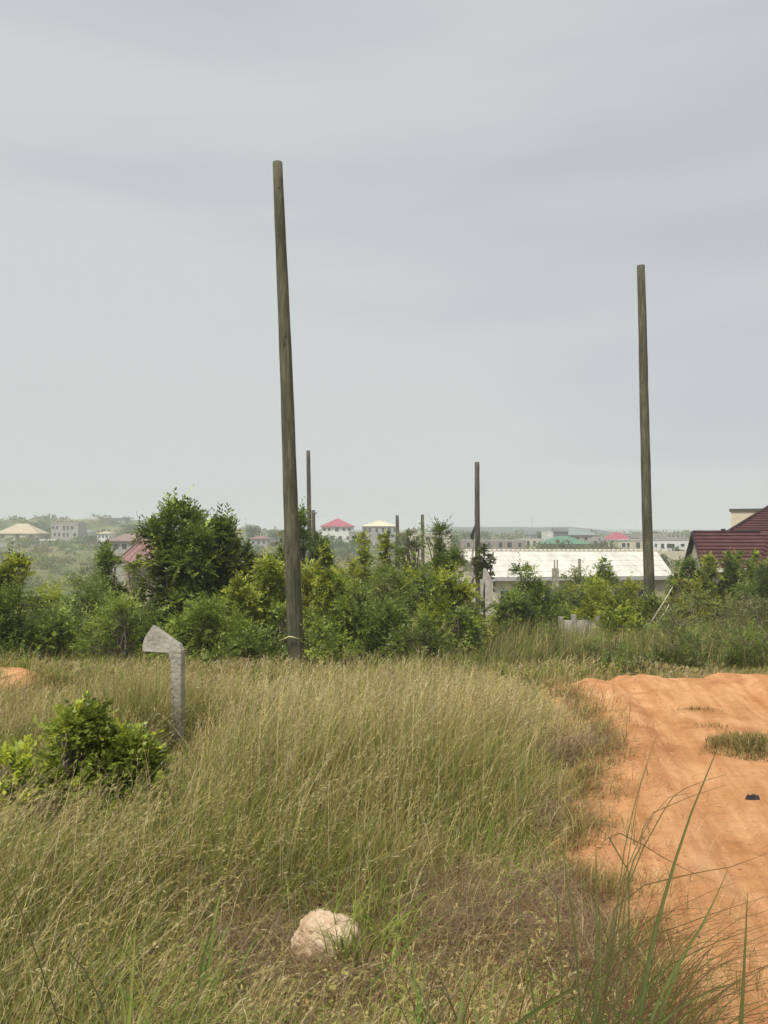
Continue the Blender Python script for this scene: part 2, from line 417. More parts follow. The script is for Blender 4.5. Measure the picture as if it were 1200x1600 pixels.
add_layer(104000, 8.0, 17.5, 3, lambda y: .0022+.00065*y, power=.9)
# short understorey: hides the soil
add_layer(45000, 1.3, 6, 3, lambda y: .0045+.0003*y, hmul=.38, power=.7, leanm=.9)
add_layer(40000, 6, 17, 2, lambda y: .007+.0006*y, hmul=.5, power=.8, leanm=.9)
# seeding stalks: tall, pale, leaning
def stalks(n, y0, y1, hm=1.35):
    x, y = scatter(n, y0, y1, .7)
    k = (track_s(x, y) < -.06) & (rng.random(n) < .10+1.15*vnoise(x, y, .8, 33)-.35*sstep((y-9)/2))
    k &= np.sqrt(((x+5.12)/0.7)**2 + ((y-9.8)/0.55)**2) > .95
    x = x[k]; y = y[k]; m = len(x)
    h = hfield(x, y)*(.8+.5*rng.random(m))*hm
    yaw = .1 + 1.0*(vnoise(x, y, .8, 44)-.5) + rng.normal(0, .95, m); lean = np.clip(rng.normal(.42, .32, m)+.4*(vnoise(x, y, .6, 45)-.5), .02, 1.4)
    kk = rng.random(m)[:, None]
    c = np.where(kk < .45, PAL['straw'], np.where(kk < .72, PAL['pale'], np.where(kk < .88, PAL['mauve'], PAL['olive']*1.4)))*(.8+.4*rng.random((m, 1)))
    w = (.0016+.00035*y)*(.8+.4*rng.random(m))
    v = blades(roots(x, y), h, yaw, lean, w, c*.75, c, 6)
    parts.append(v)
    # spikelets along the top third
    P0 = v[0].reshape(m, 7, 2, 3).mean(2)
    ns = 10
    for j in range(ns):
        f = .66 + .34*(j+rng.random(m)*.8)/ns; fi = np.clip(f*6, 0, 5.99); i0 = fi.astype(int); fr = (fi-i0)[:, None]
        ar = np.arange(m); p = P0[ar, i0]*(1-fr)+P0[ar, i0+1]*fr; t = unit(P0[ar, i0+1]-P0[ar, i0])
        d = t + rng.normal(0, .38, (m, 3))
        parts.append(kites(p, d, rng.normal(0, 1, (m, 3)), (.017+.0024*y)*(.6+.8*rng.random(m)), (.0013+.00045*y)*(.7+.6*rng.random(m)), c*(.72+.2*rng.random((m, 1)))))
stalks(11500, 2.2, 7, 1.25); stalks(13000, 6.5, 13, 1.15)
n = 2600; x = P(222, 1100, POST.y-.35).x + rng.normal(0, .24, n); y = POST.y-.35+rng.normal(0, .24, n)
ok = x < P(258, 1100, POST.y-.35).x; x = x[ok]; y = y[ok]; n = len(x); kk = rng.random(n)[:, None]
c = np.where(kk < .36, PAL['straw']*.85, np.where(kk < .72, PAL['olive'], PAL['green']))*(.6+.6*rng.random((n, 1)))
parts.append(blades(roots(x, y), .30+.70*rng.random(n)**1.3, np.where(x > P(238, 1100, POST.y-.35).x, math.pi+rng.normal(0, .9, n), rng.random(n)*6.283), np.clip(rng.normal(.34, .22, n), 0, 1.0), .004+.003*rng.random(n), c*.8, c, 5))
for (qx, qy, rad_, nn_) in ((690, 1440, .32, 2600), (610, 1380, .30, 1000), (945, 1500, .30, 2600), (880, 1420, .30, 1300), (150, 1560, .3, 700), (385, 1400, .3, 900), (560, 1560, .3, 900), (400, 1500, .22, 1200), (880, 1290, .3, 1300), (905, 1190, .3, 1600)):
    c_ = G(qx, qy); x = c_.x+rng.normal(0, rad_*.6, nn_); y = c_.y+rng.normal(0, rad_*.6, nn_); k = track_s(x, y) < .12; x = x[k]; y = y[k]; m = len(x); kk = rng.random(m)[:, None]
    c = np.where(kk < .45, PAL['mauve'], np.where(kk < .75, PAL['rust']*.8, PAL['straw']*.8))*(.5+.7*rng.random((m, 1)))
    parts.append(blades(roots(x, y), (.10+.16*rng.random(m))*np.interp(y, [2, 10], [1, 2.0]), rng.random(m)*6.283, .4+1.4*rng.random(m), (.0015+.0004*y)*(.7+.6*rng.random(m)), c*.8, c, 5, droop=.5*rng.random()))
n = 16000; y = 1.6*(10.8/1.6)**rng.random(n); x = np.interp(y, ey, ex)+rng.exponential(.11, n)-.05+.1*rng.random(n); k = vnoise(x, y, 4.5, 46)+.35*rng.random(n) > .58; x = x[k]; y = y[k]; m = len(x); kk = rng.random(m)[:, None]
c = np.where(kk < .4, PAL['rust']*.8, np.where(kk < .7, PAL['olive']*.8, np.where(kk < .85, PAL['straw'], PAL['green'])))*(.6+.6*rng.random((m, 1)))
p_ = np.stack([x, y, np.maximum(track_z(x, y), g(x, y))-.01], 1)
parts.append(blades(p_, (.05+.13*rng.random(m))*np.interp(y, [2, 10], [.8, 1.5]), .2+rng.normal(0, 1.3, m), .3+1.2*rng.random(m), (.0016+.0004*y)*(.7+.6*rng.random(m)), c*.8, c, 4))
n = 420; x = ROCK.x+rng.normal(0, .10, n); y = ROCK.y-.13+rng.normal(0, .03, n); kk = rng.random(n)[:, None]
c = np.where(kk < .4, PAL['rust'], np.where(kk < .7, PAL['straw'], PAL['olive']))*(.6+.6*rng.random((n, 1))); parts.append(blades(roots(x, y), .05+.13*rng.random(n), rng.random(n)*6.283, .2+rng.random(n), .002+.002*rng.random(n), c*.8, c, 5))
n = 420; tx_, ty_ = scatter(n, 1.9, 12, .9); k = (track_s(tx_, ty_) < -.25) & (rng.random(n) < np.clip(.75-.5*tx_/ty_, .2, 1)); tx_ = tx_[k]; ty_ = ty_[k]
for a_, b_ in zip(tx_, ty_):
    m = rng.integers(14, 44); x = a_+rng.normal(0, .05, m); y = b_+rng.normal(0, .05, m); c0_ = [PAL['lime'], PAL['green'], PAL['green']*.8, PAL['olive']][rng.integers(0, 4)]
    c = c0_*(.8+.45*rng.random((m, 1))); parts.append(blades(roots(x, y), (.20+.28*rng.random(m))*np.interp(b_, [2, 6], [.8, 1.15]), rng.random(m)*6.283, .2+.7*rng.random(m), (.005+.0006*y)*(.7+.6*rng.random(m)), c*.85, c, 5, droop=.25))
n = 170; tx_, ty_ = scatter(n, 1.9, 9, .8); k = (track_s(tx_, ty_) < -.2) & ((tx_-ROCK.x)**2+(ty_-ROCK.y)**2 > .2); tx_ = tx_[k]; ty_ = ty_[k]
for a_, b_ in zip(tx_, ty_):                        # small broad-leaved weeds
    m = rng.integers(30, 90); hh = rng.uniform(.12, .38); q = rng.random(m)**.7; p = np.stack([a_+rng.normal(0, .035, m)+q*rng.normal(0, .03), b_+rng.normal(0, .035, m), g(a_, b_)+q*hh], 1)
    d = rng.normal(0, 1, (m, 3)); d[:, 2] = d[:, 2]*.3+.3; c = [PAL['lime']*.8, PAL['green'], PAL['olive']][rng.integers(0, 3)]*(.8+.5*rng.random((m, 1)))
    parts.append(kites(p, d, np.tile([0, 0, 1.], (m, 1))+rng.normal(0, .3, (m, 3)), .012+.018*rng.random(m), .006+.008*rng.random(m), c))
# creeping small leaves and litter low down in the foreground
n = 100000; x, y = scatter(n, 1.3, 5.6, .9); k = (track_s(x, y) < .05) & (rng.random(n) < .3+vnoise(x, y, 1.6, 41)); x = x[k]; y = y[k]; m = len(x)
kk = rng.random(m)[:, None]
c = np.where(kk < .42, PAL['lime']*.9, np.where(kk < .66, PAL['green']*1.1, np.where(kk < .82, PAL['rust'], PAL['straw'])))*(.7+.6*rng.random((m, 1)))
p = roots(x, y, 0); p[:, 2] += .01+.07*rng.random(m)**1.5
d = rng.normal(0, 1, (m, 3)); d[:, 2] = np.abs(d[:, 2])*.5
up = np.tile([0, 0, 1.0], (m, 1)) + rng.normal(0, .4, (m, 3))
parts.append(kites(p, d, up, .012+.02*rng.random(m), .006+.009*rng.random(m), c))
V, F, C = merge(parts)
print('grass verts', len(V))
o = mesh_obj('grass', V, F, M_GRASS, col=C); tag(o, 'tall seeding grass, green and straw coloured, leaning in the wind', 'grass', kind='stuff')

# loose clods and grit on the track
def grit():
    r = np.random.default_rng(5); n = 4200; y = 1.4*(11/1.4)**r.random(n); near = r.random(n) < .6
    x = np.where(near, np.interp(y, ey, ex)+.02+r.exponential(.22, n), np.interp(y, ey, ex)+r.random(n)*4.5); k = track_s(x, y) > .0; x = x[k]; y = y[k]; m = len(x)
    s = .003+.007*r.random(m)**3*1.6+.0009*y*r.random(m); base = np.array([(0, 0, 1), (1, 0, .1), (.3, .95, 0), (-.8, .6, .1), (-.8, -.6, 0), (.3, -.95, .1)])
    V = base[None]*s[:, None, None]*(1+.35*r.normal(0, 1, (m, 6, 1))*.6)*np.array([1, 1, .75]); a = r.random(m)*6.283; ca, sa = np.cos(a)[:, None], np.sin(a)[:, None]
    X = V[..., 0]*ca-V[..., 1]*sa+x[:, None]; Y = V[..., 0]*sa+V[..., 1]*ca+y[:, None]; Z = V[..., 2]+track_z(x, y)[:, None]
    F = np.array([[0, 1, 2], [0, 2, 3], [0, 3, 4], [0, 4, 5], [0, 5, 1]]); F = (np.arange(m)*6)[:, None, None]+F[None]
    tag(mesh_obj('grit', np.stack([X, Y, Z], -1).reshape(-1, 3), F.reshape(-1, 3), noisy('clod', (.34, .15, .065), (.58, .32, .17), 2.5, .95)), 'loose clods and grit scattered on the orange track', 'grit', kind='stuff')
grit()
# grass on the track islands
parts = []
for ci, (c, a, b) in enumerate(ISL):
    n = [3400, 420, 260][ci]
    r = rng.random(n)**.62*1.12; th = rng.random(n)*6.283; r = r*(.75+.5*vnoise(np.cos(th)*2, np.sin(th)*2, 1.0, 60+ci)); x = c.x+a*r*np.cos(th); y = c.y+b*r*np.sin(th)
    h = (.15, .06, .05)[ci]*(.4+.8*rng.random(n))*(1.2-r*.75)
    kk = rng.random(n)[:, None]
    cc = np.where(kk < .30, PAL['olive'], np.where(kk < .48, PAL['green'], np.where(kk < .82, PAL['rust']*.8, PAL['straw'])))*(.5+.6*rng.random((n, 1)))
    p = np.stack([x, y, track_z(x, y)-.01], 1)
    pt = blades(p, h, rng.random(n)*6.283, rng.random(n)*1.2, .004+.003*rng.random(n), cc*.8, cc, 3)
    o = mesh_obj('grass_patch', *merge([pt])[:2], M_GRASS, col=pt[2])
    if ci: o.name = 'grass'; tag(o, kind='stuff', label='short sparse grass growing on the orange track', cat='grass'); continue
    tag(o, ['wide low patch of brown and green grass at the right edge of the orange track', 'thin strip of grass on the orange track, farthest of the patches', 'sparse tuft of short grass on the track beside the wide patch'][ci], 'grass patch')

# ------------------------------------------------------------------ bushes and trees
def bush(name, label, cat, px, top, wpx, d, leafL=.06, leafW=.026, cols=('green', 'lime'), dens=1.0, group='bushes behind the grass field',
         spire=0.3, open_=0.0, stems=4, droop=0.0, seed=0, bright=1.0, low=0.08, base=None, clump=None, depth=None):
    r = np.random.default_rng(seed*31+11)
    if d > 10: leafL *= 1.35; leafW *= 1.35; wpx *= 1.12
    cen = P(px, top, d); gz = float(g(cen.x, cen.y)) if base is None else base
    H = cen.z - gz; Wd = wpx/FPX*d; D = depth or min(Wd, 2.6)*.9
    root = empty(name, (cen.x, cen.y, gz-.05), label=label, cat=cat, group=group)
    H += .05
    vol = Wd*D*H
    cr = clump or min(.42, max(.16, Wd*.16))
    nc = int(np.clip(vol/(cr**3*4.2)*1.35*dens*(1-open_*.55), 14, 150))
    # clump centres: several unequal lobes, broken outline
    if open_ < .5:
        K = 3 if Wd < 1.0 else (4 if Wd < 1.8 else 6)
        lx = np.linspace(-.5, .5, K)*Wd*.66 + r.normal(0, .05, K)*Wd; r.shuffle(lx); lx[0] = r.normal(0, .05)*Wd
        ly = r.normal(0, .20, K)*D; lh = H*(.58+.38*r.random(K)); lh[0] = H; lr = Wd*(.17+.13*r.random(K)); lr[0] = Wd*(.22-.08*spire)
        li = r.integers(0, K, nc); z = low + (1-low)*r.random(nc)**.9
        th = r.random(nc)*6.283; rr = np.sqrt(r.random(nc))
        pr = np.interp(z, [0, .3, .7, 1], [.95, 1.1, 1.0, .25-.1*spire])
        cx = lx[li]*(1-.15*z) + lr[li]*pr*rr*np.cos(th); cy = ly[li] + lr[li]*pr*rr*np.sin(th)*D/Wd
        cz = z*(lh[li]-cr*.6)
    else:
        z = low + (1-low)*r.random(nc)**.85; prof = np.interp(z, [0, .5, .7, .9, 1], [.15, .3, .9, 1, .5])
        th = r.random(nc)*6.283; rr = np.sqrt(r.random(nc))
        cx = rr*np.cos(th)*prof*(Wd/2-cr*.4); cy = rr*np.sin(th)*prof*(D/2-cr*.3); cz = z*(H-cr*.75)
    cz[0] = H-cr*.75; cx[0] = 0; cy[0] = 0
    for q in range(1, min(3, nc)):                       # a few leading shoots
        cz[q] = H*(.80+.14*r.random()); cx[q] = (r.random()-.5)*Wd*.55
    cl = np.stack([cx, cy, cz], 1)
    # trunk: stems through to the clumps
    mb = MB(); tips = []
    for s in range(stems):
        a = r.random()*6.283; q = Vector((math.cos(a)*Wd*.20*r.random(), math.sin(a)*D*.2*r.random(), H*(.6+.3*r.random())))
        b0 = Vector((math.cos(a)*.07, math.sin(a)*.07, -.05))
        mid = b0.lerp(q, .5)+Vector((r.normal()*.06, r.normal()*.06, 0))
        R0 = .012+.011*H; mb.tube([b0, mid, q], [R0, R0*.7, R0*.3], 6); tips.append((b0, mid, q, R0))
    for i in range(nc):
        c = Vector(cl[i]); bst = min(tips, key=lambda t: (t[1]-c).length + (t[2]-c).length)
        f = min(.95, max(.15, c.z/H*.75)); src = bst[0].lerp(bst[1], f*2) if f < .5 else bst[1].lerp(bst[2], f*2-1)
        if src.z > c.z: src = bst[0].lerp(bst[1], max(.1, c.z/H*.6))
        mb.tube([src, src.lerp(c, .55)+Vector((r.normal()*.04, r.normal()*.04, .05)), c], [bst[3]*.4, bst[3]*.28, .006], 4, cap=False)
    mb.build('trunk', M_BARK, root, smooth=True)
    # twigs with pinnate leaflets
    nt_ = int(44*dens*(cr/.32)**2*(.05/leafL)**.8*(1-open_*.35)); nt_ = max(nt_, 9)
    T = nc*nt_; ci = np.repeat(np.arange(nc), nt_)
    dirs = r.normal(0, 1, (T, 3)); dirs = unit(dirs); dirs[:, 2] = dirs[:, 2]*.8 + .22
    outw = unit(cl[ci]*np.array([1, 1, .35]) - np.array([0, 0, H*.15])); dirs = unit(dirs + .45*outw)
    start = cl[ci] + dirs*cr*(.15+.55*r.random((T, 1))); Lt = cr*(.45+.6*r.random(T)); sh = (r.random(T) < (.085 if d > 10 else .02)) & (cl[ci][:, 2] > H*.3); Lt = np.where(sh, Lt*2.0+.05, Lt); dirs[:, 2] += np.where(sh, .9, 0); dirs = unit(dirs)
    nl = 8
    clt = r.random(nc)[ci]; tw_b = .75+.5*r.random(T)
    pal = np.array([PAL[c] if isinstance(c, str) else c for c in cols])
    pick = np.clip((clt*.7+.3*r.random(T))*len(pal), 0, len(pal)-1e-3).astype(int)
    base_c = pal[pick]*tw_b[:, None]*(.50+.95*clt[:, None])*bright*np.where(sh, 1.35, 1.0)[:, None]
    pv = []
    side0 = unit(np.cross(dirs, r.normal(0, .35, (T, 3))+np.array([0, 0, 1.0])))
    for j in range(nl):
        f = (j+.5)/nl; sgn = 1 if j % 2 else -1
        p = start + dirs*(Lt*f)[:, None]; p[:, 2] -= (f**2)*(.10+droop)*Lt*1.6
        dd = dirs*(.55+.5*f) + side0*sgn*(1.1-.7*f) + r.normal(0, .22, (T, 3)); dd[:, 2] -= droop*.9 + .12
        nn = np.cross(dirs, side0)+r.normal(0, .35, (T, 3))
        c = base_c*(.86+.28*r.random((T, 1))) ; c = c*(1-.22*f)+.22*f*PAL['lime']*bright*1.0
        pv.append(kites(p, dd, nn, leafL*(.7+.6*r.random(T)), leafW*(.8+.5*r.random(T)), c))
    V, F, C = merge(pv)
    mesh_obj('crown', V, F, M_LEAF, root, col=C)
    return len(V)
DK = np.array((.070, .106, .022)); MG = np.array((.170, .235, .036)); YG = np.array((.38, .41, .040)); BG = np.array((.28, .345, .048))
OL = np.array((.24, .225, .08)); YL = np.array((.44, .40, .06)); GY = np.array((.25, .24, .14)); FE = np.array((.185, .235, .06))
B = 'bushes behind the grass field'
tot = 0
BL = [
 # label, px, top, w, d, kwargs
 ('round bush with yellow-green top at the far left edge', 28, 866, 88, 19, dict(cols=(DK, MG, YG, YG), leafL=.055)),
 ('dark low bush cut by the left edge of the picture', 12, 926, 120, 15.5, dict(cols=(DK, MG, DK), leafL=.05)),
 ('wide feathery mid-green bush between the left edge and the concrete post', 122, 902, 150, 17, dict(cols=(MG, FE, BG), leafL=.045, leafW=.016)),
 ('small dark shrub rising left of the pink-red roof', 166, 850, 62, 23, dict(cols=(DK, MG, MG), leafL=.05)),
 ('low feathery bush just behind the concrete post, left side', 196, 935, 110, 14.8, dict(cols=(FE, MG, BG), leafL=.042, leafW=.015)),
 ('grey twiggy shrub under the pink-red roof', 218, 880, 75, 20, dict(cols=(GY, OL, MG), leafL=.035, leafW=.014, open_=.45, dens=.7)),
 ('tallest leafy dark-green tree on the left with broken top', 268, 784, 118, 18, dict(cols=(DK, MG, DK, BG), leafL=.072, leafW=.036, cat='tree', name='bushy_tree', stems=5, dens=1.05)),
 ('second dark-green tree joined to the tallest, with yellowish top', 347, 812, 92, 18.6, dict(cols=(DK, MG, DK, YG), leafL=.070, leafW=.034, cat='tree', name='bushy_tree', stems=5, dens=1.05)),
 ('bright ferny bush in front of the tallest left tree', 330, 936, 120, 14.4, dict(cols=(FE, BG, MG, BG), leafL=.05, leafW=.018, droop=.1)),
 ('yellow-green bush immediately left of the thick leaning pole', 415, 872, 84, 17, dict(cols=(MG, BG, YG), leafL=.05)),
 ('low blue-green bush at the grass edge left of the thick pole', 398, 985, 100, 13.8, dict(cols=(MG, FE, MG), leafL=.042)),
 ('narrow pale bush with tip just left of the thick pole', 443, 832, 36, 21, dict(cols=(BG, OL, MG), leafL=.04, spire=.8)),
 ('dark tree right behind the thick pole, hiding the feet of two thin poles', 472, 800, 72, 25, dict(cols=(DK, MG, MG), leafL=.062, leafW=.03, cat='tree', name='bushy_tree')),
 ('bush with bright tips right of the dark tree behind the thick pole', 505, 846, 62, 21, dict(cols=(DK, MG, YG), leafL=.055)),
 ('bush with yellowed leaves touching the right side of the thick pole', 482, 878, 50, 18, dict(cols=(YG, YL, BG), leafL=.05)),
 ('broad drooping green bush right of the thick pole', 518, 888, 92, 16.6, dict(cols=(MG, BG, YG, MG), leafL=.05, droop=.25)),
 ('bright upright bush below the cream roofed house, left of its twin', 568, 832, 54, 22, dict(cols=(MG, YG, BG), leafL=.05, spire=.7)),
 ('bright upright bush below the cream roofed house, right of its twin', 606, 834, 48, 21.5, dict(cols=(MG, YG, YG), leafL=.05, spire=.7)),
 ('wide feathery olive-green bush in the middle of the row', 598, 880, 112, 18, dict(cols=(FE, OL, MG, FE), leafL=.045, leafW=.014, droop=.2)),
 ('open umbrella-crowned sapling between the two short distant poles', 641, 828, 52, 30, dict(cols=(MG, GY, MG), leafL=.06, leafW=.03, open_=.7, dens=.8, cat='sapling', name='sapling')),
 ('tall dark feathery bush left of the white shed roof', 688, 822, 78, 20, dict(cols=(DK, MG, FE), leafL=.05, leafW=.018)),
 ('bright green bush in front of the dark feathery one, left of the concrete wall', 684, 888, 112, 16.5, dict(cols=(MG, YG, BG), leafL=.05)),
 ('dark hollow-looking bush low in the middle of the row', 612, 945, 110, 15, dict(cols=(DK, MG, FE), leafL=.045)),
 ('dark drooping bush at the foot of the pole by the concrete wall', 716, 952, 66, 15.5, dict(cols=(DK, MG, FE), leafL=.045, droop=.3)),
 ('sparse dark sapling against the left end of the white roof', 757, 852, 34, 31, dict(cols=(DK, GY, DK), leafL=.07, leafW=.045, open_=.6, dens=.45, cat='sapling', name='sapling', stems=2)),
 ('dark bush standing before the left half of the white roof', 826, 887, 88, 24, dict(cols=(DK, MG, MG, BG), leafL=.055)),
 ('low dark bush beside the concrete wall', 806, 925, 66, 22, dict(cols=(DK, MG), leafL=.05)),
 ('bush with pale leaves below the middle of the white roof', 888, 895, 76, 28, dict(cols=(DK, MG, GY), leafL=.06, open_=.2)),
 ('pointed dark shrub standing up against the white roof', 946, 873, 44, 29, dict(cols=(DK, MG, BG), leafL=.055, spire=.9, open_=.1)),
 ('yellow-green bush behind the low block wall', 925, 908, 96, 24, dict(cols=(MG, YG, BG), leafL=.055)),
 ('bright green bush hugging the left side of the right-hand leaning pole', 984, 910, 76, 21.5, dict(cols=(BG, YG, MG), leafL=.05)),
 ('low green bush below the left side of the right-hand leaning pole', 972, 955, 70, 17.5, dict(cols=(MG, BG, YG), leafL=.045)),
 ('yellow-green bush right of the right-hand leaning pole', 1062, 903, 66, 24, dict(cols=(MG, YG, OL), leafL=.055)),
 ('hedge tree at the left end, below the maroon gable', 1078, 876, 54, 31, dict(dens=1.5, cols=(DK, MG, DK), leafL=.055)),
 ('hedge tree with a bronze top, second from the left before the maroon roof', 1106, 869, 46, 31.5, dict(dens=1.5, cols=(DK, MG, YG), leafL=.05)),
 ('hedge tree with a column-like head, third before the maroon roof', 1134, 863, 34, 32, dict(dens=1.5, cols=(DK, MG, BG), leafL=.05, spire=.5)),
 ('hedge tree with a rounded head, fourth before the maroon roof', 1158, 862, 36, 32, dict(dens=1.5, cols=(DK, MG, BG), leafL=.05, spire=.4)),
 ('narrow hedge tree nearest the right edge before the maroon roof', 1182, 863, 30, 32, dict(dens=1.5, cols=(DK, MG, YG), leafL=.05, spire=.6)),
 ('dark filler bush cut by the right edge below the maroon roof', 1200, 885, 90, 29, dict(dens=1.5, cols=(DK, MG, DK), leafL=.05)),
 ('dry olive scrub bush right of the right-hand leaning pole, in front', 1052, 955, 110, 17.5, dict(cols=(OL, GY, MG), leafL=.035, leafW=.013, open_=.2)),
 ('grey-green twiggy thicket below the hedge at the right', 1135, 938, 140, 18.5, dict(cols=(GY, OL, FE), leafL=.035, leafW=.012, open_=.3)),
 ('olive weedy bush at the far end of the orange track', 1085, 985, 100, 13.6, dict(cols=(OL, FE, MG), leafL=.035, leafW=.012)),
 ('low green bush between the left edge bush and the feathery one', 66, 958, 90, 15.2, dict(cols=(MG, FE, BG), leafL=.045)),
 ('yellowish bush in front of the two joined dark trees, right part', 372, 905, 70, 16.0, dict(cols=(BG, YG, MG), leafL=.05)),
 ('small bush at the left foot of the thick pole', 440, 948, 60, 14.6, dict(cols=(MG, BG), leafL=.045)),
 ('low ferny bush right of the thick pole foot', 500, 962, 86, 14.4, dict(cols=(FE, MG, BG), leafL=.042, leafW=.015)),
 ('mid-green bush filling the gap below the twin bright bushes', 560, 915, 90, 16.4, dict(cols=(MG, BG, FE), leafL=.048)),
 ('dark bush behind the hollow-looking bush', 640, 892, 60, 19, dict(cols=(DK, MG), leafL=.05)),
 ('low leafy bush in front of the bright green one', 665, 965, 80, 14.2, dict(cols=(FE, MG, OL), leafL=.042, leafW=.015)),
 ('low olive bush beyond the far end of the track', 855, 985, 80, 15.2, dict(cols=(OL, FE, MG), leafL=.035, leafW=.012, open_=.2)),
 ('green bush behind the olive scrub at the right', 1030, 935, 70, 20, dict(cols=(MG, BG, OL), leafL=.048)),
 ('tall straw-green weed bush above the rounded bush at the right edge', 1192, 935, 80, 16, dict(cols=(OL, GY, FE), leafL=.035, leafW=.012, open_=.25)),
 ('olive scrub bush at the far end of the track, left of the other', 955, 1003, 90, 12.6, dict(cols=(OL, MG, FE, GY), leafL=.032, leafW=.012, open_=.1)),
 ('dark green scrub bush overhanging the far end of the track', 1040, 995, 100, 12.4, dict(cols=(MG, DK, OL), leafL=.032, leafW=.013)),
 ('dense rounded bush beside the orange track at the right edge', 1170, 984, 96, 12.8, dict(cols=(MG, FE, DK, MG), leafL=.035, leafW=.014)),
]
BPARAM = []
for i, (lab, px, top, w, d, kw) in enumerate(BL):
    kw = dict(kw); nm = kw.pop('name', 'bush'); cat = kw.pop('cat', 'bush')
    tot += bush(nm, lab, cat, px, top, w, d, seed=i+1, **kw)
tot += bush('leafy_shrub', 'bright green leafy shrub in the grass at the left, nearest the viewer', 'shrub', 112, 1116, 178, 5.0, leafL=.040, leafW=.022, cols=(MG, BG, BG, YG), seed=77, group='shrubs growing in the grass', clump=.14, droop=.1, dens=3.0, bright=1.0)
tot += bush('leafy_shrub', 'small lime-green shrub touching the left edge of the picture', 'shrub', 26, 1178, 90, 4.6, leafL=.036, leafW=.022, cols=(MG, BG, YG), seed=78, group='shrubs growing in the grass', clump=.12, dens=1.7)
print('leaf verts', tot)

# long weeds between and before the bushes
parts = []
n = 26000; x, y = scatter(n, 12.2, 19, .5, half=.56)
k = (track_s(x, y) < -.1) & (rng.random(n) < .15+vnoise(x, y, .5, 51)*1.1); x = x[k]; y = y[k]; m = len(x)
h = (.18+.45*rng.random(m)*vnoise(x, y, .7, 52)) + sstep((x-1.6)/1.2)*(.22+.5*rng.random(m)*vnoise(x, y, .9, 53))
kk = rng.random(m)[:, None]
c = np.where(kk < .42, PAL['olive']*.75, np.where(kk < .78, PAL['green']*.85, np.where(kk < .90, PAL['straw']*.8, PAL['mauve']*.8)))*(.6+.6*rng.random((m, 1)))
parts.append(blades(roots(x, y), h, .1+rng.normal(0, .9, m), np.clip(rng.normal(.4, .3, m), 0, 1.3), .010+.008*rng.random(m), c*.8, c, 4))
V, F, C = merge(parts); tag(mesh_obj('long_weeds', V, F, M_GRASS, col=C), 'long olive and straw weeds growing among the bushes', 'weeds', kind='stuff')

# ------------------------------------------------------------------ foreground coarse grass tufts
def px_curve(pts, d0, d1, w0, w1=.0015, n=9):
    """a blade through photo positions, at distances d0 (root) to d1 (tip)"""
    K = len(pts); W3 = []
    for i, (a, b) in enumerate(pts): W3.append(P(a, b, d0+(d1-d0)*i/(K-1)))
    out = []
    for j in range(n):
        t = j/(n-1)*(K-1); i = min(int(t), K-2); f = t-i
        p0 = W3[max(i-1, 0)]; p1 = W3[i]; p2 = W3[i+1]; p3 = W3[min(i+2, K-1)]
        out.append(.5*((2*p1)+(p2-p0)*f+(2*p0-5*p1+4*p2-p3)*f*f+(3*p1-p0-3*p2+p3)*f**3))
    return out
def leaf_strip(pts, w0, w1, col, peak=.35):
    n = len(pts); V = []; A = np.array(pts)
    for i in range(n):
        t = i/(n-1); d = Vector(A[min(i+1, n-1)]-A[max(i-1, 0)]).normalized()
        view = (Vector(A[i])-EYE).normalized(); s = d.cross(Vector((.25, 1, .1))).normalized()
        w = (w0*(.7+.3*min(t/peak, 1)) if t < peak else w0+(w1-w0)*((t-peak)/(1-peak)))*.5
        nn = d.cross(s)
        V += [Vector(A[i])-s*w+nn*w*.35, Vector(A[i]), Vector(A[i])+s*w+nn*w*.35]
    F = []
    for i in range(n-1):
        b = 3*i; F += [(b, b+1, b+4, b+3), (b+1, b+2, b+5, b+4)]
    V = np.array([tuple(v) for v in V]); c = np.tile(np.array(col, float), (len(V), 1)); t = np.repeat(np.linspace(0, 1, n), 3)[:, None]
    c = c*(1-.25*t)+.25*t*PAL['rust']; c[1::3] *= 1.25
    return V, np.array(F), c
def tuft(name, label, cat, items, extra=None, group=None):
    prt = []
    for (pts, d0, d1, w, col) in items: prt.append(leaf_strip(px_curve(pts, d0, d1, w), w*1.0, .0012, col))
    if extra: prt += extra
    V, F, C = merge(prt); base = V[V[:, 2].argmin()].copy()
    o = mesh_obj(name, V-base, F, M_GRASS, col=C, loc=base, smooth=True); tag(o, label, cat, group)
GR = (.075, .12, .035); GB = (.11, .17, .05); RB = (.16, .085, .05); OLV = (.12, .12, .05)
def rnd_arcs(n, px0, px1, d, reach=(60, 260), rise=(60, 260), cols=(RB, OLV, GR), seed=1, w=(.0018, .004), right=.85, by=1640):
    r = random.Random(seed); out = []
    for i in range(n):
        x0 = r.uniform(px0, px1); dd = d*r.uniform(.9, 1.2); sg = 1 if r.random() < right else -1
        rx = r.uniform(*reach)*sg; ry = r.uniform(*rise); y0 = by+r.uniform(-20, 40)
        pts = [(x0, y0), (x0+rx*.25, y0-ry*.55), (x0+rx*.6, y0-ry*.9), (x0+rx, y0-ry*r.uniform(.85, 1.1))]
        out.append(leaf_strip(px_curve(pts, dd, dd*r.uniform(.92, 1.1), 0, n=7), r.uniform(*w), .0008, [c*r.uniform(.7, 1.3) for c in r.choice(cols)]))
    return out
TG = 'coarse grass tufts close to the viewer'
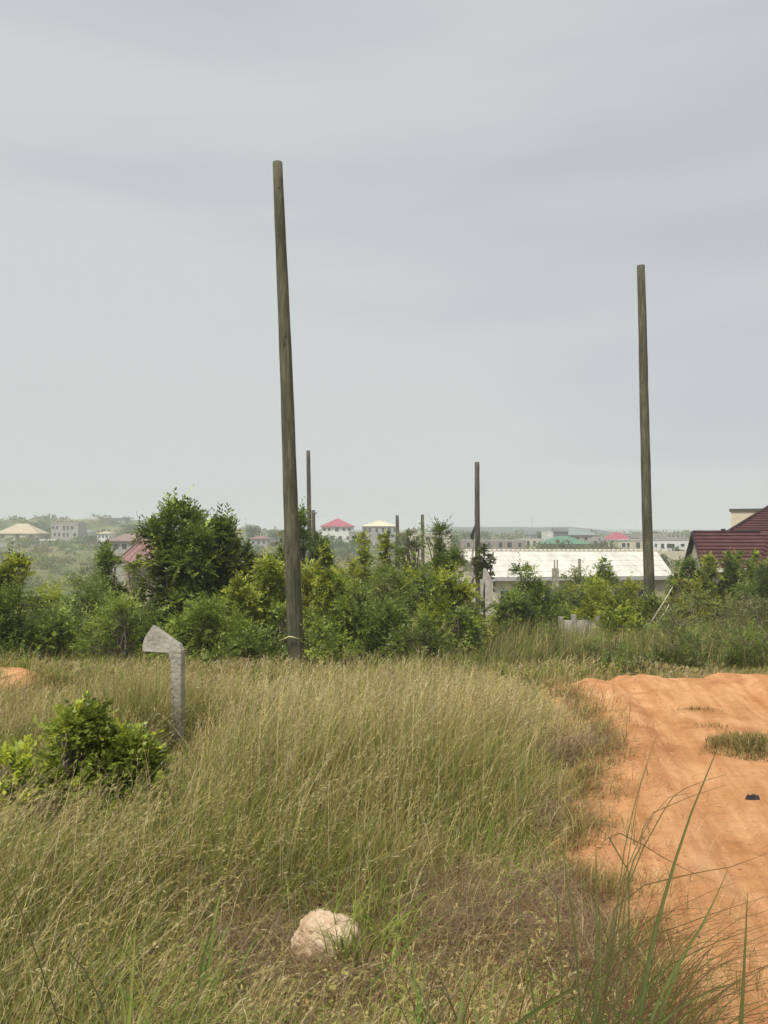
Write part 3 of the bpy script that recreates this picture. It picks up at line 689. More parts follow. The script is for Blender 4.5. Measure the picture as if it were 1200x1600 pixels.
tuft('grass_tuft', 'coarse tuft with thick upright blades and long red-brown stems over the track', 'grass tuft', [
  ([(985, 1690), (1012, 1510), (1037, 1405), (1080, 1270), (1137, 1133)], 2.05, 2.3, .0125, GR),
  ([(1000, 1690), (1055, 1520), (1100, 1440), (1137, 1360)], 2.1, 2.2, .010, GB),
  ([(1000, 1650), (1030, 1560), (1075, 1480), (1110, 1430)], 2.0, 2.1, .010, GB),
  ([(925, 1690), (932, 1500), (931, 1315)], 2.2, 2.3, .011, GR),
  ([(936, 1690), (938, 1520), (935, 1400)], 2.2, 2.3, .008, GB),
  ([(912, 1690), (900, 1480), (884, 1360), (873, 1282)], 2.3, 2.4, .0065, GR),
  ([(925, 1690), (965, 1420), (975, 1330), (1003, 1215), (1027, 1148)], 2.3, 2.6, .0045, OLV),
  ([(925, 1690), (960, 1480), (985, 1320), (1000, 1230), (1022, 1170)], 2.4, 2.6, .003, OLV),
  ([(940, 1600), (975, 1400), (1035, 1270), (1070, 1232), (1135, 1210)], 2.3, 2.5, .004, OLV),
  ([(940, 1620), (965, 1400), (1030, 1260), (1080, 1240)], 2.3, 2.5, .003, OLV),
  ([(960, 1590), (980, 1380), (1000, 1325), (1020, 1270), (1135, 1226)], 2.2, 2.5, .005, OLV),
  ([(880, 1640), (870, 1400), (830, 1370), (832, 1340), (872, 1300)], 2.4, 2.5, .004, GR),
  ([(960, 1640), (990, 1400), (950, 1302), (1000, 1318), (1045, 1345), (1100, 1372)], 2.2, 2.3, .004, GR),
  ([(935, 1640), (960, 1420), (1060, 1370), (1140, 1355), (1200, 1332)], 2.2, 2.5, .004, OLV),
  ([(950, 1640), (985, 1490), (1080, 1440), (1200, 1400)], 2.1, 2.3, .004, OLV),
  ([(960, 1650), (1010, 1540), (1100, 1480), (1210, 1442)], 2.1, 2.3, .005, GR),
  ([(980, 1660), (1040, 1590), (1110, 1548), (1170, 1530)], 2.0, 2.1, .009, GB),
  ([(850, 1690), (825, 1500), (812, 1430), (798, 1372)], 2.2, 2.3, .006, GR),
  ([(865, 1690), (850, 1540), (838, 1470), (820, 1385)], 2.3, 2.4, .0035, RB),
 ], extra=rnd_arcs(60, 880, 1020, 2.2, seed=3, w=(.0014, .0032)) + rnd_arcs(42, 930, 1080, 2.1, (110, 330), (60, 230), seed=4, w=(.0014, .0032)) + rnd_arcs(60, 890, 1060, 2.3, (30, 160), (60, 200), seed=14, w=(.0012, .003)), group=TG)
tuft('tall_grass', 'single thick dark-green blade standing at the lower right over the orange track', 'grass blade', [([(1150, 1700), (1160, 1560), (1168, 1395)], 1.9, 1.95, .011, GR)], group=None)
tuft('tall_grass', 'broad green blade lying across the bottom of the picture, arching to the right', 'grass blade', [([(780, 1620), (850, 1570), (905, 1540), (948, 1522)], 1.9, 2.0, .011, GR)])
tuft('grass_stalk', 'thin dark stalk slanting in the lower left corner', 'grass stalk', [([(100, 1620), (60, 1500), (25, 1400), (-8, 1320)], 2.1, 2.1, .005, (.05, .06, .03))])
tuft('grass_tuft', 'bright lime tuft of broad blades at the bottom left', 'grass tuft', [
  ([(195, 1700), (205, 1560), (212, 1450)], 2.2, 2.3, .012, (.20, .27, .05)), ([(200, 1700), (195, 1580), (180, 1500)], 2.2, 2.3, .009, (.17, .24, .05)),
  ([(205, 1700), (240, 1560), (300, 1500), (350, 1485)], 2.2, 2.4, .008, (.17, .24, .05)), ([(190, 1690), (150, 1580), (90, 1545)], 2.2, 2.3, .008, (.15, .21, .05)),
  ([(215, 1700), (260, 1600), (330, 1575)], 2.1, 2.3, .008, (.14, .20, .05)), ([(200, 1690), (215, 1600), (240, 1540)], 2.1, 2.2, .010, (.22, .28, .06))],
  extra=rnd_arcs(26, 120, 300, 2.2, (30, 160), (60, 200), cols=(GB, (.18, .24, .05)), seed=6, w=(.003, .007), right=.6), group=TG)
tuft('grass_tuft', 'green tuft of upright blades left of the stone', 'grass tuft', [
  ([(325, 1560), (335, 1440), (352, 1376)], 2.8, 3.0, .012, (.12, .19, .04)), ([(320, 1560), (318, 1470), (305, 1420)], 2.8, 2.9, .009, (.12, .19, .04)),
  ([(335, 1560), (350, 1460), (372, 1430)], 2.8, 2.9, .008, (.15, .2, .05)), ([(330, 1560), (300, 1490), (262, 1470)], 2.8, 2.9, .007, (.13, .19, .05))],
  extra=rnd_arcs(16, 290, 370, 2.8, (20, 90), (60, 150), cols=(GB, (.15, .2, .05)), seed=8, w=(.003, .007), right=.5, by=1560), group=TG)
tuft('grass_tuft', 'green tuft of blades at the bottom right of the stone', 'grass tuft', [
  ([(700, 1690), (722, 1560), (735, 1480)], 2.1, 2.3, .009, GB), ([(760, 1690), (740, 1560), (735, 1500)], 2.1, 2.3, .007, GB),
  ([(740, 1690), (765, 1570), (772, 1520)], 2.1, 2.2, .009, (.15, .22, .05)), ([(700, 1690), (650, 1590), (600, 1570)], 2.1, 2.2, .006, GB),
  ([(560, 1560), (640, 1470), (700, 1425), (760, 1405)], 2.8, 2.9, .008, GB)],
  extra=rnd_arcs(30, 640, 820, 2.2, (20, 120), (60, 190), cols=(GB, OLV, RB), seed=9, w=(.002, .006), right=.55), group=TG)
tuft('grass_stalk', 'tall thin dark-brown stalk rising from the middle of the grass', 'grass stalk', [([(712, 1440), (720, 1300), (722, 1230), (724, 1155)], 3.8, 3.9, .007, (.12, .07, .035))])
tuft('grass_stalk', 'thin dark-green stalk beside the leafy shrub', 'grass stalk', [([(207, 1260), (205, 1190), (203, 1100)], 4.6, 4.6, .007, (.07, .11, .03))])

# ------------------------------------------------------------------ stone
def stone():
    import bmesh
    bm = bmesh.new(); bmesh.ops.create_icosphere(bm, subdivisions=6, radius=1)
    V = np.array([v.co[:] for v in bm.verts])
    n3 = lambda p, s, k: (vnoise(p[:, 0]+p[:, 2]*.7, p[:, 1]-p[:, 2]*.9, s, k)-.5)
    r = 1 + .55*n3(V, 1.3, 61) + .16*n3(V, 2.6, 62) + .085*n3(V, 6.5, 63) + .05*n3(V, 15, 64)
    cre = np.abs(n3(V, 3.4, 65)); r -= .11*np.exp(-(cre/.03)**2); cre2 = np.abs(n3(V, 7.5, 66)); r -= .045*np.exp(-(cre2/.04)**2)
    r += .16*np.exp(-(((V[:, 0]-.8)/.35)**2+((V[:, 2]-.45)/.35)**2))
    V = V*r[:, None]*np.array([.132, .10, .104])
    V[:, 2] = np.where(V[:, 2] < -.05, -.05+(V[:, 2]+.05)*.3, V[:, 2])
    F = np.array([[v.index for v in f.verts] for f in bm.faces]); bm.free()
    m = noisy('stone_face', (.34, .21, .12), (.74, .59, .42), 5, .9, 8, bump=.55, c3=(.60, .455, .31), lo=.33, hi=.66)
    c = P(507, 1470, ROCK.y+.05)
    o = mesh_obj('stone', V, F, m, smooth=True, loc=(c.x, c.y, c.z)); o.rotation_euler = (.1, .15, .4)
    tag(o, 'pale pinkish rough stone lying in the grass', 'stone')
stone()
# black scrap on the track
c = G(1177, 1273); mb = MB(); r = random.Random(5); pts = []
for i in range(10):
    a = i/10*6.283; pts.append((math.cos(a)*.050*r.uniform(.6, 1.1), math.sin(a)*.030*r.uniform(.6, 1.1)))
top = [(x*.75, y*.75, .018+.012*r.random()) for x, y in pts]; bot = [(x, y, 0) for x, y in pts]
mb.V = bot+top; mb.F = [tuple(range(10, 20))]+[(i, (i+1) % 10, 10+(i+1) % 10, 10+i) for i in range(10)]
zz = float(track_z(np.array([c.x]), np.array([c.y]))[0])
o = mb.build('scrap', noisy('black_rag', (.015, .015, .017), (.05, .05, .05), 30), loc=(c.x, c.y, zz)); tag(o, 'small crumpled black scrap lying on the orange track', 'litter')

# ------------------------------------------------------------------ concrete boundary post with cranked head
M_CONC = noisy('old_concrete', (.19, .175, .135), (.44, .415, .35), 5, .92, 9, bump=.4, c3=(.32, .30, .25))
def conc_post():
    d = POST.y; base = P(276, 1180, d); gz = float(g(base.x, base.y))
    k = d/FPX
    def L(px, py): return ((px-276)*k, (P(px, py, d).z-gz))
    ol = [(268, 1240), (285, 1240), (286, 1100), (286, 1016), (280, 1006), (234, 978), (220, 997), (219, 1009), (220, 1019), (264, 1020), (268, 1032), (268, 1150)]
    q = [L(*p) for p in ol]; q[0] = (q[0][0], -.2); q[1] = (q[1][0], -.2)
    mb = MB(); n = len(q); th = .04
    V = [(x, -th, z) for x, z in q] + [(x, th, z) for x, z in q]
    # the head slopes back like a pyramid cap
    for i in (4, 5, 6, 7): V[i] = (V[i][0], V[i][1]+(.01 if i in (4, 7) else .04), V[i][2])
    mb.V = V; mb.F = [tuple(range(n)), tuple(range(2*n-1, n-1, -1))]+[(i, i+n, (i+1) % n+n, (i+1) % n) for i in range(n)]
    o = mb.build('boundary_post', M_CONC, loc=(base.x, base.y, gz)); tag(o, 'weathered concrete boundary post with a wide bent head standing in the grass', 'concrete post')
    o.rotation_euler = (0, 0, R(-12))
    bv = o.modifiers.new('b', 'BEVEL'); bv.width = .006; bv.segments = 2
conc_post()

# ------------------------------------------------------------------ timber poles
def pole_mat():
    m, t, b = mat('weathered_timber', rough=.88, spec=.2)
    tc = N(t, 'ShaderNodeTexCoord')
    def noise(sc, s, d=6, r=.6):
        mp = N(t, 'ShaderNodeMapping'); mp.inputs['Scale'].default_value = sc; t.links.new(tc.outputs['Object'], mp.inputs[0])
        n = N(t, 'ShaderNodeTexNoise'); n.inputs['Scale'].default_value = s; n.inputs['Detail'].default_value = d; n.inputs['Roughness'].default_value = r
        t.links.new(mp.outputs[0], n.inputs[0]); return n
    a = noise((1, 1, .10), 20, 8, .70); c = noise((1, 1, .4), 2.2, 4)
    r = N(t, 'ShaderNodeValToRGB'); E = r.color_ramp.elements
    E[0].position = .30; E[0].color = (.048, .050, .036, 1); E[1].position = .70; E[1].color = (.20, .195, .145, 1); k = E.new(.5); k.color = (.105, .106, .076, 1)
    t.links.new(a.outputs['Fac'], r.inputs[0])
    r2 = N(t, 'ShaderNodeValToRGB'); r2.color_ramp.elements[0].position = .35; r2.color_ramp.elements[0].color = (.62, .66, .55, 1); r2.color_ramp.elements[1].position = .65; r2.color_ramp.elements[1].color = (1.15, 1.08, 1.0, 1)
    t.links.new(c.outputs['Fac'], r2.inputs[0])
    mx = N(t, 'ShaderNodeMix', data_type='RGBA', blend_type='MULTIPLY'); mx.inputs[0].default_value = 1
    t.links.new(r.outputs[0], mx.inputs[6]); t.links.new(r2.outputs[0], mx.inputs[7])
    vo = N(t, 'ShaderNodeTexVoronoi'); vo.inputs['Scale'].default_value = 4.2
    mp = N(t, 'ShaderNodeMapping'); mp.inputs['Scale'].default_value = (1, 1, .6); t.links.new(tc.outputs['Object'], mp.inputs[0]); t.links.new(mp.outputs[0], vo.inputs['Vector'])
    kr = N(t, 'ShaderNodeValToRGB'); kr.color_ramp.elements[0].position = .04; kr.color_ramp.elements[0].color = (.35, .3, .25, 1); kr.color_ramp.elements[1].position = .10; kr.color_ramp.elements[1].color = (1, 1, 1, 1)
    t.links.new(vo.outputs['Distance'], kr.inputs[0])
    m2 = N(t, 'ShaderNodeMix', data_type='RGBA', blend_type='MULTIPLY'); m2.inputs[0].default_value = 1.0
    t.links.new(mx.outputs[2], m2.inputs[6]); t.links.new(kr.outputs[0], m2.inputs[7]); t.links.new(m2.outputs[2], b.inputs['Base Color'])
    bp = N(t, 'ShaderNodeBump'); bp.inputs['Strength'].default_value = .7; bp.inputs['Distance'].default_value = .02
    t.links.new(a.outputs['Fac'], bp.inputs['Height']); t.links.new(bp.outputs[0], b.inputs['Normal'])
    return m
M_POLE = pole_mat(); M_POLE_D = noisy('dark_timber', (.045, .042, .034), (.13, .12, .095), 12, .9, 5, stretch=(1, 1, .1))
def pole(label, mid, d, wt, wb, m=M_POLE, seed=0, groupp='timber poles standing in the field'):
    """mid: photo positions top..bottom of the axis; wt, wb widths in photo px"""
    pts = [P(x, y, d) for x, y in mid]; b = pts[-1]; gz = float(g(b.x, b.y))
    dirv = (pts[-1]-pts[-2]).normalized(); k = (b.z-(gz-.6))/max(-dirv.z, .1)
    if k > 0: pts.append(b+dirv*k)
    fine = []; r = random.Random(seed)
    n = 26; tl = len(pts)-1; base = Vector((pts[-1].x, pts[-1].y, gz))
    zt, zb = pts[0].z, pts[-1].z
    zs = [p.z for p in pts][::-1]; xs = [p.x for p in pts][::-1]
    rad = []
    for i in range(n+1):
        z = zb+(zt-zb)*i/n; x = float(np.interp(z, zs, xs)); w = wb+(wt-wb)*(i/n)
        fine.append(Vector((x, d+.01*math.sin(i*.7+seed), z))-base); rad.append(w/FPX*d/2*(1+.02*math.sin(i*1.9+seed)))
    mb = MB(); mb.tube(fine, rad, 20)
    o = mb.build('timber_pole', m, smooth=True, loc=base)
    o.data.polygons[len(o.data.polygons)-2].use_smooth = False
    tag(o, label, 'pole', groupp); return o, base
root, base = pole('thick weathered timber pole leaning left, tallest and nearest', [(433.5, 254), (440.5, 420), (449, 620), (453.5, 770), (459, 930), (463, 1035)], 13.6, 15.5, 27, seed=1)
# pale strip of tape tied low on the thick pole
c = P(461, 994, 13.6-.17); mb = MB(); d0 = 13.6
pts = [P(x, y, 13.6)+Vector((0, yy, 0)) for x, y, yy in ((437, 999, -.15), (446, 996, -.19), (454, 992, -.215), (460, 993, -.21), (466, 995, -.20), (474, 996, -.10))]
mb.tube([p-base for p in pts], [.003, .006, .015, .013, .006, .004], 6)
mb.build('tied_strip', noisy('faded_tape', (.45, .42, .18), (.62, .58, .30), 30), root, smooth=True)
# hoop-like ridge where the upper length changes diameter
p0 = P(451.5, 712, 13.6)-base; mb = MB(); rr = 20.5/FPX*13.6/2
mb.tube([p0+Vector((0, 0, -.03)), p0+Vector((0, 0, -.012)), p0+Vector((0, 0, .012)), p0+Vector((0, 0, .03))], [rr*.99, rr*1.035, rr*1.035, rr*.99], 20, cap=False)
mb.build('ridge', M_POLE, root, smooth=True)
pole('tall timber pole at the right, beside the white roof, leaning slightly left', [(1001.5, 415), (1006, 600), (1009.5, 760), (1013.5, 880), (1016, 985)], 20.5, 12, 17, seed=2)
pole('middle-distance timber pole beside the concrete wall', [(745.5, 722), (745.5, 800), (747, 900), (748, 985)], 38, 7.2, 10, M_POLE_D, 3)
pole('dark distant pole rising just right of the thick pole', [(481.5, 704), (482.5, 760), (484, 860)], 46, 6, 8, M_POLE_D, 4)
pole('short pole end showing in the tree beside the dark distant pole', [(489.5, 797), (490.5, 840), (491, 900)], 55, 5.5, 6.5, M_POLE_D, 5)
pole('distant pole left of the umbrella-crowned sapling', [(620.5, 805), (621.5, 850), (622, 900)], 62, 5, 6, M_POLE_D, 6)
pole('distant pole right of the umbrella-crowned sapling', [(660, 804), (660.5, 850), (661, 900)], 66, 5, 6, M_POLE_D, 7)
# bracket post with a small dark lamp-like head by the middle pole
p = P(738.5, 838, 37.6); gz = float(g(p.x, p.y))
root = empty('cable_post', (p.x, p.y, gz), label='thin grey post with a dark bent head just left of the middle-distance pole', cat='post')
MB().tube([(0, 0, -.3), (0, 0, p.z-gz)], [.05, .045], 8).build('shaft', M_CONC, root)
mb = MB(); mb.tube([(0, 0, p.z-gz-.12), (-.04, -.02, p.z-gz+.02), (.05, -.03, p.z-gz+.30), (.12, -.03, p.z-gz+.52)], [.07, .09, .06, .045], 8)
mb.build('head', mat('dark_metal', (.03, .03, .035), .6)[0], root, smooth=True)

# ------------------------------------------------------------------ ruined wall pieces, columns, sticks
def obj_at(px, py_top, d): p = P(px, py_top, d); return p, float(g(p.x, p.y))
M_BLOCK = noisy('block_wall', (.33, .31, .27), (.56, .53, .47), 5, .93, 8, bump=.4)
p, gz = obj_at(760, 903, 29); k = 29/FPX
root = empty('wall_pier', (p.x, p.y, gz), label='pale concrete wall end with a dark slot beside the middle-distance pole', cat='wall')
H = p.z-gz
mb = MB(); mb.box(-9*k, -6*k, -.2, .25, -.3, H*.97); mb.box(-3*k, 9*k, -.2, .6, -.3, H-.15); mb.box(-6*k, -3*k, .05, .25, -.3, H*.8)
mb.poly([(-3*k, -.2, H-.15), (9*k, -.2, H-.15), (-1*k, -.2, H+.35)]); mb.poly([(-3*k, .6, H-.15), (-1*k, .6, H+.35), (9*k, .6, H-.15)]); mb.poly([(-3*k, -.2, H-.15), (-1*k, -.2, H+.35), (-1*k, .6, H+.35), (-3*k, .6, H-.15)]); mb.poly([(9*k, -.2, H-.15), (9*k, .6, H-.15), (-1*k, .6, H+.35), (-1*k, -.2, H+.35)])
mb.build('wall', M_BLOCK, root)
p, gz = obj_at(905, 968, 23); k = 23/FPX
root = empty('block_wall', (p.x, p.y, gz), label='low grey block wall half hidden in weeds left of the right-hand pole', cat='wall')
H = p.z-gz; mb = MB()
mb.box(-30*k, 45*k, -.08, .08, -.3, H-.03)
mb.build('wall', M_BLOCK, root)
for i, x in enumerate((-32, -12, 6, 24)): MB().box(x*k, (x+6)*k, -.13, .11, -.3, H+(.08, .14, .02, .1)[i]).build('pillar', M_CONC, root)
p, gz = obj_at(880, 935, 34); k = 34/FPX
mb = MB(); H = p.z-gz
for i, (a, b, h) in enumerate(((-14, 10, .72), (-10, 4, .86), (-6, 2, 1.0))): mb.box(a*k, b*k, -.2+.01*i, .2-.01*i, (-.3 if i == 0 else H*(.72, .72, .86)[i]+.002), H*h)
tag(mb.build('block_stack', M_BLOCK, loc=(p.x, p.y, gz)), 'stepped stack of pale blocks below the middle of the white roof', 'blocks')
p, gz = obj_at(868, 888, 50); k = 50/FPX
root = empty('unfinished_column', (p.x, p.y, gz), label='concrete column stub with bare rods in front of the white roof', cat='column', group='columns before the white roof')
H = p.z-gz; MB().box(-4.5*k, 4*k, -.18, .18, -.3, H).build('column', M_CONC, root)
M_RUST = mat('rebar', (.16, .12, .10), .8)[0]
for x, y in ((-1.5, -.08), (2.6, -.08), (-1.5, .08), (2.6, .08)): MB().tube([(x*k, y, H-.1), (x*k+.01, y, H+.55)], .018, 6).build('rod', M_RUST, root)
p, gz = obj_at(905.5, 873, 50)
root = empty('unfinished_column', (p.x, p.y, gz), label='slim bare column in front of the white roof, right of the rodded stub', cat='column', group='columns before the white roof')
MB().box(-1.8*k, 1.8*k, -.08, .08, -.3, p.z-gz).build('column', M_CONC, root)
M_STICK = noisy('bleached_wood', (.36, .33, .25), (.55, .50, .40), 12, .9)
for lab, a, b in (('longer bleached stick leaning right of the right-hand pole', (1024, 960), (1051, 917)), ('shorter bleached stick leaning right of the right-hand pole', (1034, 962), (1046, 944))):
    A = P(*a, 19); Bp = P(*b, 19); z0 = float(g(A.x, A.y)); dirv = (Bp-A); A2 = A - dirv*((A.z-z0+.1)/dirv.z)
    tag(MB().tube([(0, 0, 0), (A-A2).lerp(Bp-A2, .4)+Vector((.02, 0, 0)), Bp-A2], [.022, .018, .012], 7).build('stick', M_STICK, smooth=True, loc=A2), lab, 'stick', 'bleached sticks by the right-hand pole')

# ------------------------------------------------------------------ buildings
def sheet_mat(name, c, rough=.5, stripes=True, sc=8, dirt=.18):
    m = noisy(name, tuple(v*(1-dirt) for v in c), c, .8, rough, 6, lo=.3, hi=.55)
    return m
WIN = mat('glass_and_hole_shade', (.035, .04, .045), .25, .5)[0]
FRM = mat('window_frame', (.55, .55, .52), .6)[0]
def window(root, x, y, z, w, h, axis='x', frame=True, m=None):
    """centre x,z on the plane y (facing -y), or on plane x facing -x when axis='y'"""
    t = .06; mb = MB()
    def bx(mb, a0, a1, z0, z1, o0, o1):
        if axis == 'x': mb.box(a0, a1, y-o1, y-o0, z0, z1)
        else: mb.box(x-o1, x-o0, a0, a1, z0, z1)
    c = x if axis == 'x' else y
    bx(mb, c-w/2-t, c-w/2, z-h/2-t, z+h/2+t, -.02, .06); bx(mb, c+w/2, c+w/2+t, z-h/2-t, z+h/2+t, -.02, .06)
    bx(mb, c-w/2, c+w/2, z+h/2, z+h/2+t, -.02, .06); bx(mb, c-w/2, c+w/2, z-h/2-t, z-h/2, -.02, .06)
    f = mb.build('window', FRM, root)
    mb = MB(); bx(mb, c-w/2, c+w/2, z-h/2, z+h/2, -.02, .025); mb.build('pane_or_hole_shade', m or WIN, f)  # dark fill; on unfinished buildings it paints the shade inside open holes
def roof_hip(w, dp, z0, h, ov=.5, ridge=.35, th=.12):
    """solid hipped roof centred on the origin"""
    X = w/2+ov; Y = dp/2+ov; r = max(0, w/2*ridge); mb = MB()
    b = [(-X, -Y, z0), (X, -Y, z0), (X, Y, z0), (-X, Y, z0)]; c = [(x, y, z0+th) for x, y, _ in b]; t = [(-r, 0, z0+h), (r, 0, z0+h)]
    mb.V = b+c+t; mb.F = [(0, 3, 2, 1), (0, 1, 5, 4), (1, 2, 6, 5), (2, 3, 7, 6), (3, 0, 4, 7), (4, 5, 9, 8), (5, 6, 9), (6, 7, 8, 9), (7, 4, 8)]
    return mb
def house(name, label, cat, pxl, pxr, eave, top, d, dep, wallc, roofc, rot=0, kind='hip', ridge=.35, wins=(), group='houses on the far side of the valley', ov=.45, frames=True, door=None, parapet=None, base_drop=1.0):
    a = P(pxl, eave, d); b = P(pxr, eave, d); zt = P(pxl, top, d).z; w = (b.x-a.x)-2*ov if kind != 'flat' else (b.x-a.x)
    cx = (a.x+b.x)/2; cy = d+dep/2; gz = float(g(cx, d)); ze = a.z-gz
    if ze < 1.5: gz = a.z-1.5-1.0; ze = a.z-gz
    root = empty(name, (cx, cy, gz), R(rot), label=label, cat=cat, group=group)
    MB().box(-w/2, w/2, -dep/2, dep/2, -base_drop, ze-.005).build('wall', wallc, root)
    h = zt-a.z
    if kind == 'hip': roof_hip(w, dep, ze, h, ov, ridge).build('roof', roofc, root)
    elif kind == 'gable':
        X = w/2+ov; Y = dep/2+ov; mb = MB(); th = .1
        mb.V = [(-X, -Y, ze), (X, -Y, ze), (X, Y, ze), (-X, Y, ze), (-X, 0, ze+h), (X, 0, ze+h)]
        mb.F = [(0, 3, 2, 1), (0, 1, 5, 4), (2, 3, 4, 5), (0, 4, 3), (1, 2, 5)]; mb.build('roof', roofc, root)
    elif kind == 'flat': MB().box(-w/2-ov, w/2+ov, -dep/2-ov, dep/2+ov, ze, ze+max(h, .15)).build('roof', roofc, root)
    for (f, dz, ww, hh) in wins: window(root, (f-.5)*w, -dep/2, ze-dz, ww, hh)
    if door: 
        f, ww, hh = door; MB().box((f-.5)*w-ww/2, (f-.5)*w+ww/2, -dep/2-.04, -dep/2+.05, 0, hh).build('door', noisy('door_paint', (.08, .05, .04), (.14, .09, .07), 3), root)
    return root, w, ze, dep
W_CREAM = noisy('cream_render', (.50, .45, .33), (.62, .56, .43), 1.2, .9)
W_GREY = noisy('grey_block', (.30, .29, .26), (.44, .42, .38), 1.5, .92)
W_WHITE = noisy('white_render', (.62, .62, .58), (.78, .78, .75), 1.2, .85)
W_PINK = noisy('pinkish_render', (.40, .29, .25), (.50, .39, .34), 1.2, .9)
R_RED = sheet_mat('crimson_sheet', (.38, .09, .12)); R_CRM = sheet_mat('cream_sheet', (.66, .60, .42)); R_GRN = sheet_mat('green_sheet', (.10, .22, .14), .5)
R_GRY = sheet_mat('grey_sheet', (.15, .15, .15)); R_TAN = sheet_mat('tan_sheet', (.50, .43, .28)); R_PNK = sheet_mat('faded_red_sheet', (.27, .14, .13), .6); R_GG = sheet_mat('grey_green_sheet', (.22, .27, .25)); R_WH = sheet_mat('pale_sheet', (.68, .68, .64), .5)
R_SLB = noisy('slab_concrete', (.33, .32, .30), (.45, .44, .41), 1.5, .9)

house('hillside_house', 'pale house with a broad tan hipped roof on the left hillside', 'house', -8, 60, 834, 818, 300, 10, W_CREAM, R_TAN, ridge=.25, wins=((.15, 1.0, 1.4, 1.2), (.52, 1.0, 1.6, 1.4), (.85, 1.0, 1.4, 1.2)))
house('unfinished_house', 'grey unfinished two-storey house with dark window holes on the left hillside', 'house', 80, 122, 818, 816.5, 300, 9, W_GREY, R_SLB, kind='flat', ov=.1,
      wins=((.08, 1.6, .9, 1.3), (.22, 1.6, .8, 1.3), (.48, 1.7, .9, 1.8), (.62, 1.7, .8, 1.8), (.78, 1.6, 1.2, 1.2), (.14, 4.3, .9, 1.2), (.3, 4.3, .9, 1.2), (.48, 4.4, .8, 1.5), (.62, 4.4, .8, 1.5), (.88, 4.3, 1.1, 1.2)))
house('low_building', 'long low dark building behind the grey unfinished house', 'building', 121, 149, 820, 817.5, 400, 8, W_GREY, R_GRY, kind='flat', wins=((.2, 1, 1, 1), (.7, 1, 1, 1)))
house('hilltop_house', 'boxy grey house with an open upper frame on the left skyline', 'house', 164, 195, 811, 809.5, 410, 9, W_GREY, R_GRY, kind='flat', wins=((.3, 2.5, 1.2, 1.2), (.7, 2.5, 1.2, 1.2)))
house('hilltop_house', 'dark hipped-roof house joined to the boxy grey one on the left skyline', 'house', 152, 176, 819, 812.5, 400, 8, W_GREY, R_GRY, ridge=.4, wins=((.3, 1, 1, 1), (.7, 1, 1, 1)))
house('shed', 'small white-roofed shed on the left hillside between two houses', 'shed', 63, 86, 845, 842.5, 272, 4, W_GREY, R_WH, kind='flat', wins=((.5, 1, .8, .9),), ov=.2)
house('bungalow', 'bungalow with a dull pinkish-grey roof behind the pink-red gable', 'house', 168, 240, 846, 833, 150, 8, W_GREY, sheet_mat('pinkish_grey_sheet', (.27, .18, .17)), ridge=.5, wins=((.15, 1, 1, 1), (.35, 1, 1, 1), (.6, 1, 1, 1)), ov=.5)
# pink-red gable roof half hidden by the tall tree
a = P(213, 843, 80); gz = float(g(a.x, 80)); ze = P(200, 877, 80).z-gz; h = a.z-gz
root = empty('gabled_house', (a.x, a.y, gz), R(0), label='faded pink-red gabled roof half hidden by the tallest left tree', cat='house')
MB().box(-1.4, 4.4, .2, 6, -1, ze).build('wall', W_PINK, root)
mb = MB(); mb.poly([(0, 1.5, h), (5, 1.5, h), (5.4, -1, ze-.1), (-1.9, -1.0, ze-.1)]); mb.poly([(0, 1.5, h-.12), (-1.9, -1, ze-.22), (5.4, -1, ze-.22), (5, 1.5, h-.12)]); mb.poly([(0, 1.5, h), (-1.9, -1, ze-.1), (-1.9, -1, ze-.22), (0, 1.5, h-.12)]); mb.poly([(0, 1.5, h), (0, 1.5, h-.12), (-1.6, 4.6, ze), (-1.6, 4.6, ze+.1)]); mb.poly([(0, 1.5, h), (-1.6, 4.6, ze+.1), (5, 4.6, ze+.1), (5, 1.5, h)])
rf = mb.build('roof', R_PNK, root)
MB().tube([(0.02, 1.46, h+.03), (-1.9, -1.04, ze-.07)], .07, 6).build('verge', mat('verge_brown', (.16, .07, .06), .7)[0], root)
for i in range(9):
    x0 = .35+i*.52; MB().tube([(x0, 1.46, h+.02), (x0-1.9*(1-x0/5)+x0*.08*(x0/5), -1.0, ze-.07)], .035, 5).build('seam', R_PNK, rf)
house('hillside_house', 'white two-storey house with a crimson pyramid roof', 'house', 499, 554, 823, 809.5, 285, 11, W_WHITE, R_RED, ridge=.02, ov=.7,
      wins=((.1, 1.0, 1, 1), (.25, 1.0, .9, 1), (.5, 1.1, 1.3, 1.3), (.72, 1.0, .9, 1), (.9, 1.0, 1, 1), (.12, 4.2, 1, 1.2), (.35, 4.2, 1, 1.2), (.6, 4.2, 1.2, 1.4), (.85, 4.2, 1, 1.2)))
house('hillside_house', 'grey-walled house with a cream pyramid roof', 'house', 564, 622, 822.5, 813, 270, 10, W_GREY, R_CRM, ridge=.05, ov=.4,
      wins=((.08, 1.3, 1.0, 1.6), (.22, 1.3, 1.0, 1.6), (.42, 1.3, .9, 1.6), (.60, 1.3, .9, 1.6), (.78, 1.4, 1.2, 2.0), (.93, 1.3, .8, 1.6)))
house('shed', 'low grey shed between the crimson-roofed and the cream-roofed house', 'shed', 545, 566, 832, 829.5, 265, 5, W_GREY, R_SLB, kind='flat', wins=((.5, 1, .8, 1),), ov=.2)
house('wall_ruin', 'long pale roofless building between the two short distant poles', 'building', 640, 704, 835, 834, 190, 6, W_CREAM, R_SLB, kind='flat', ov=.05, wins=((.2, 1, 1, 1), (.45, 1, 1, 1), (.75, 1, 1, 1)))
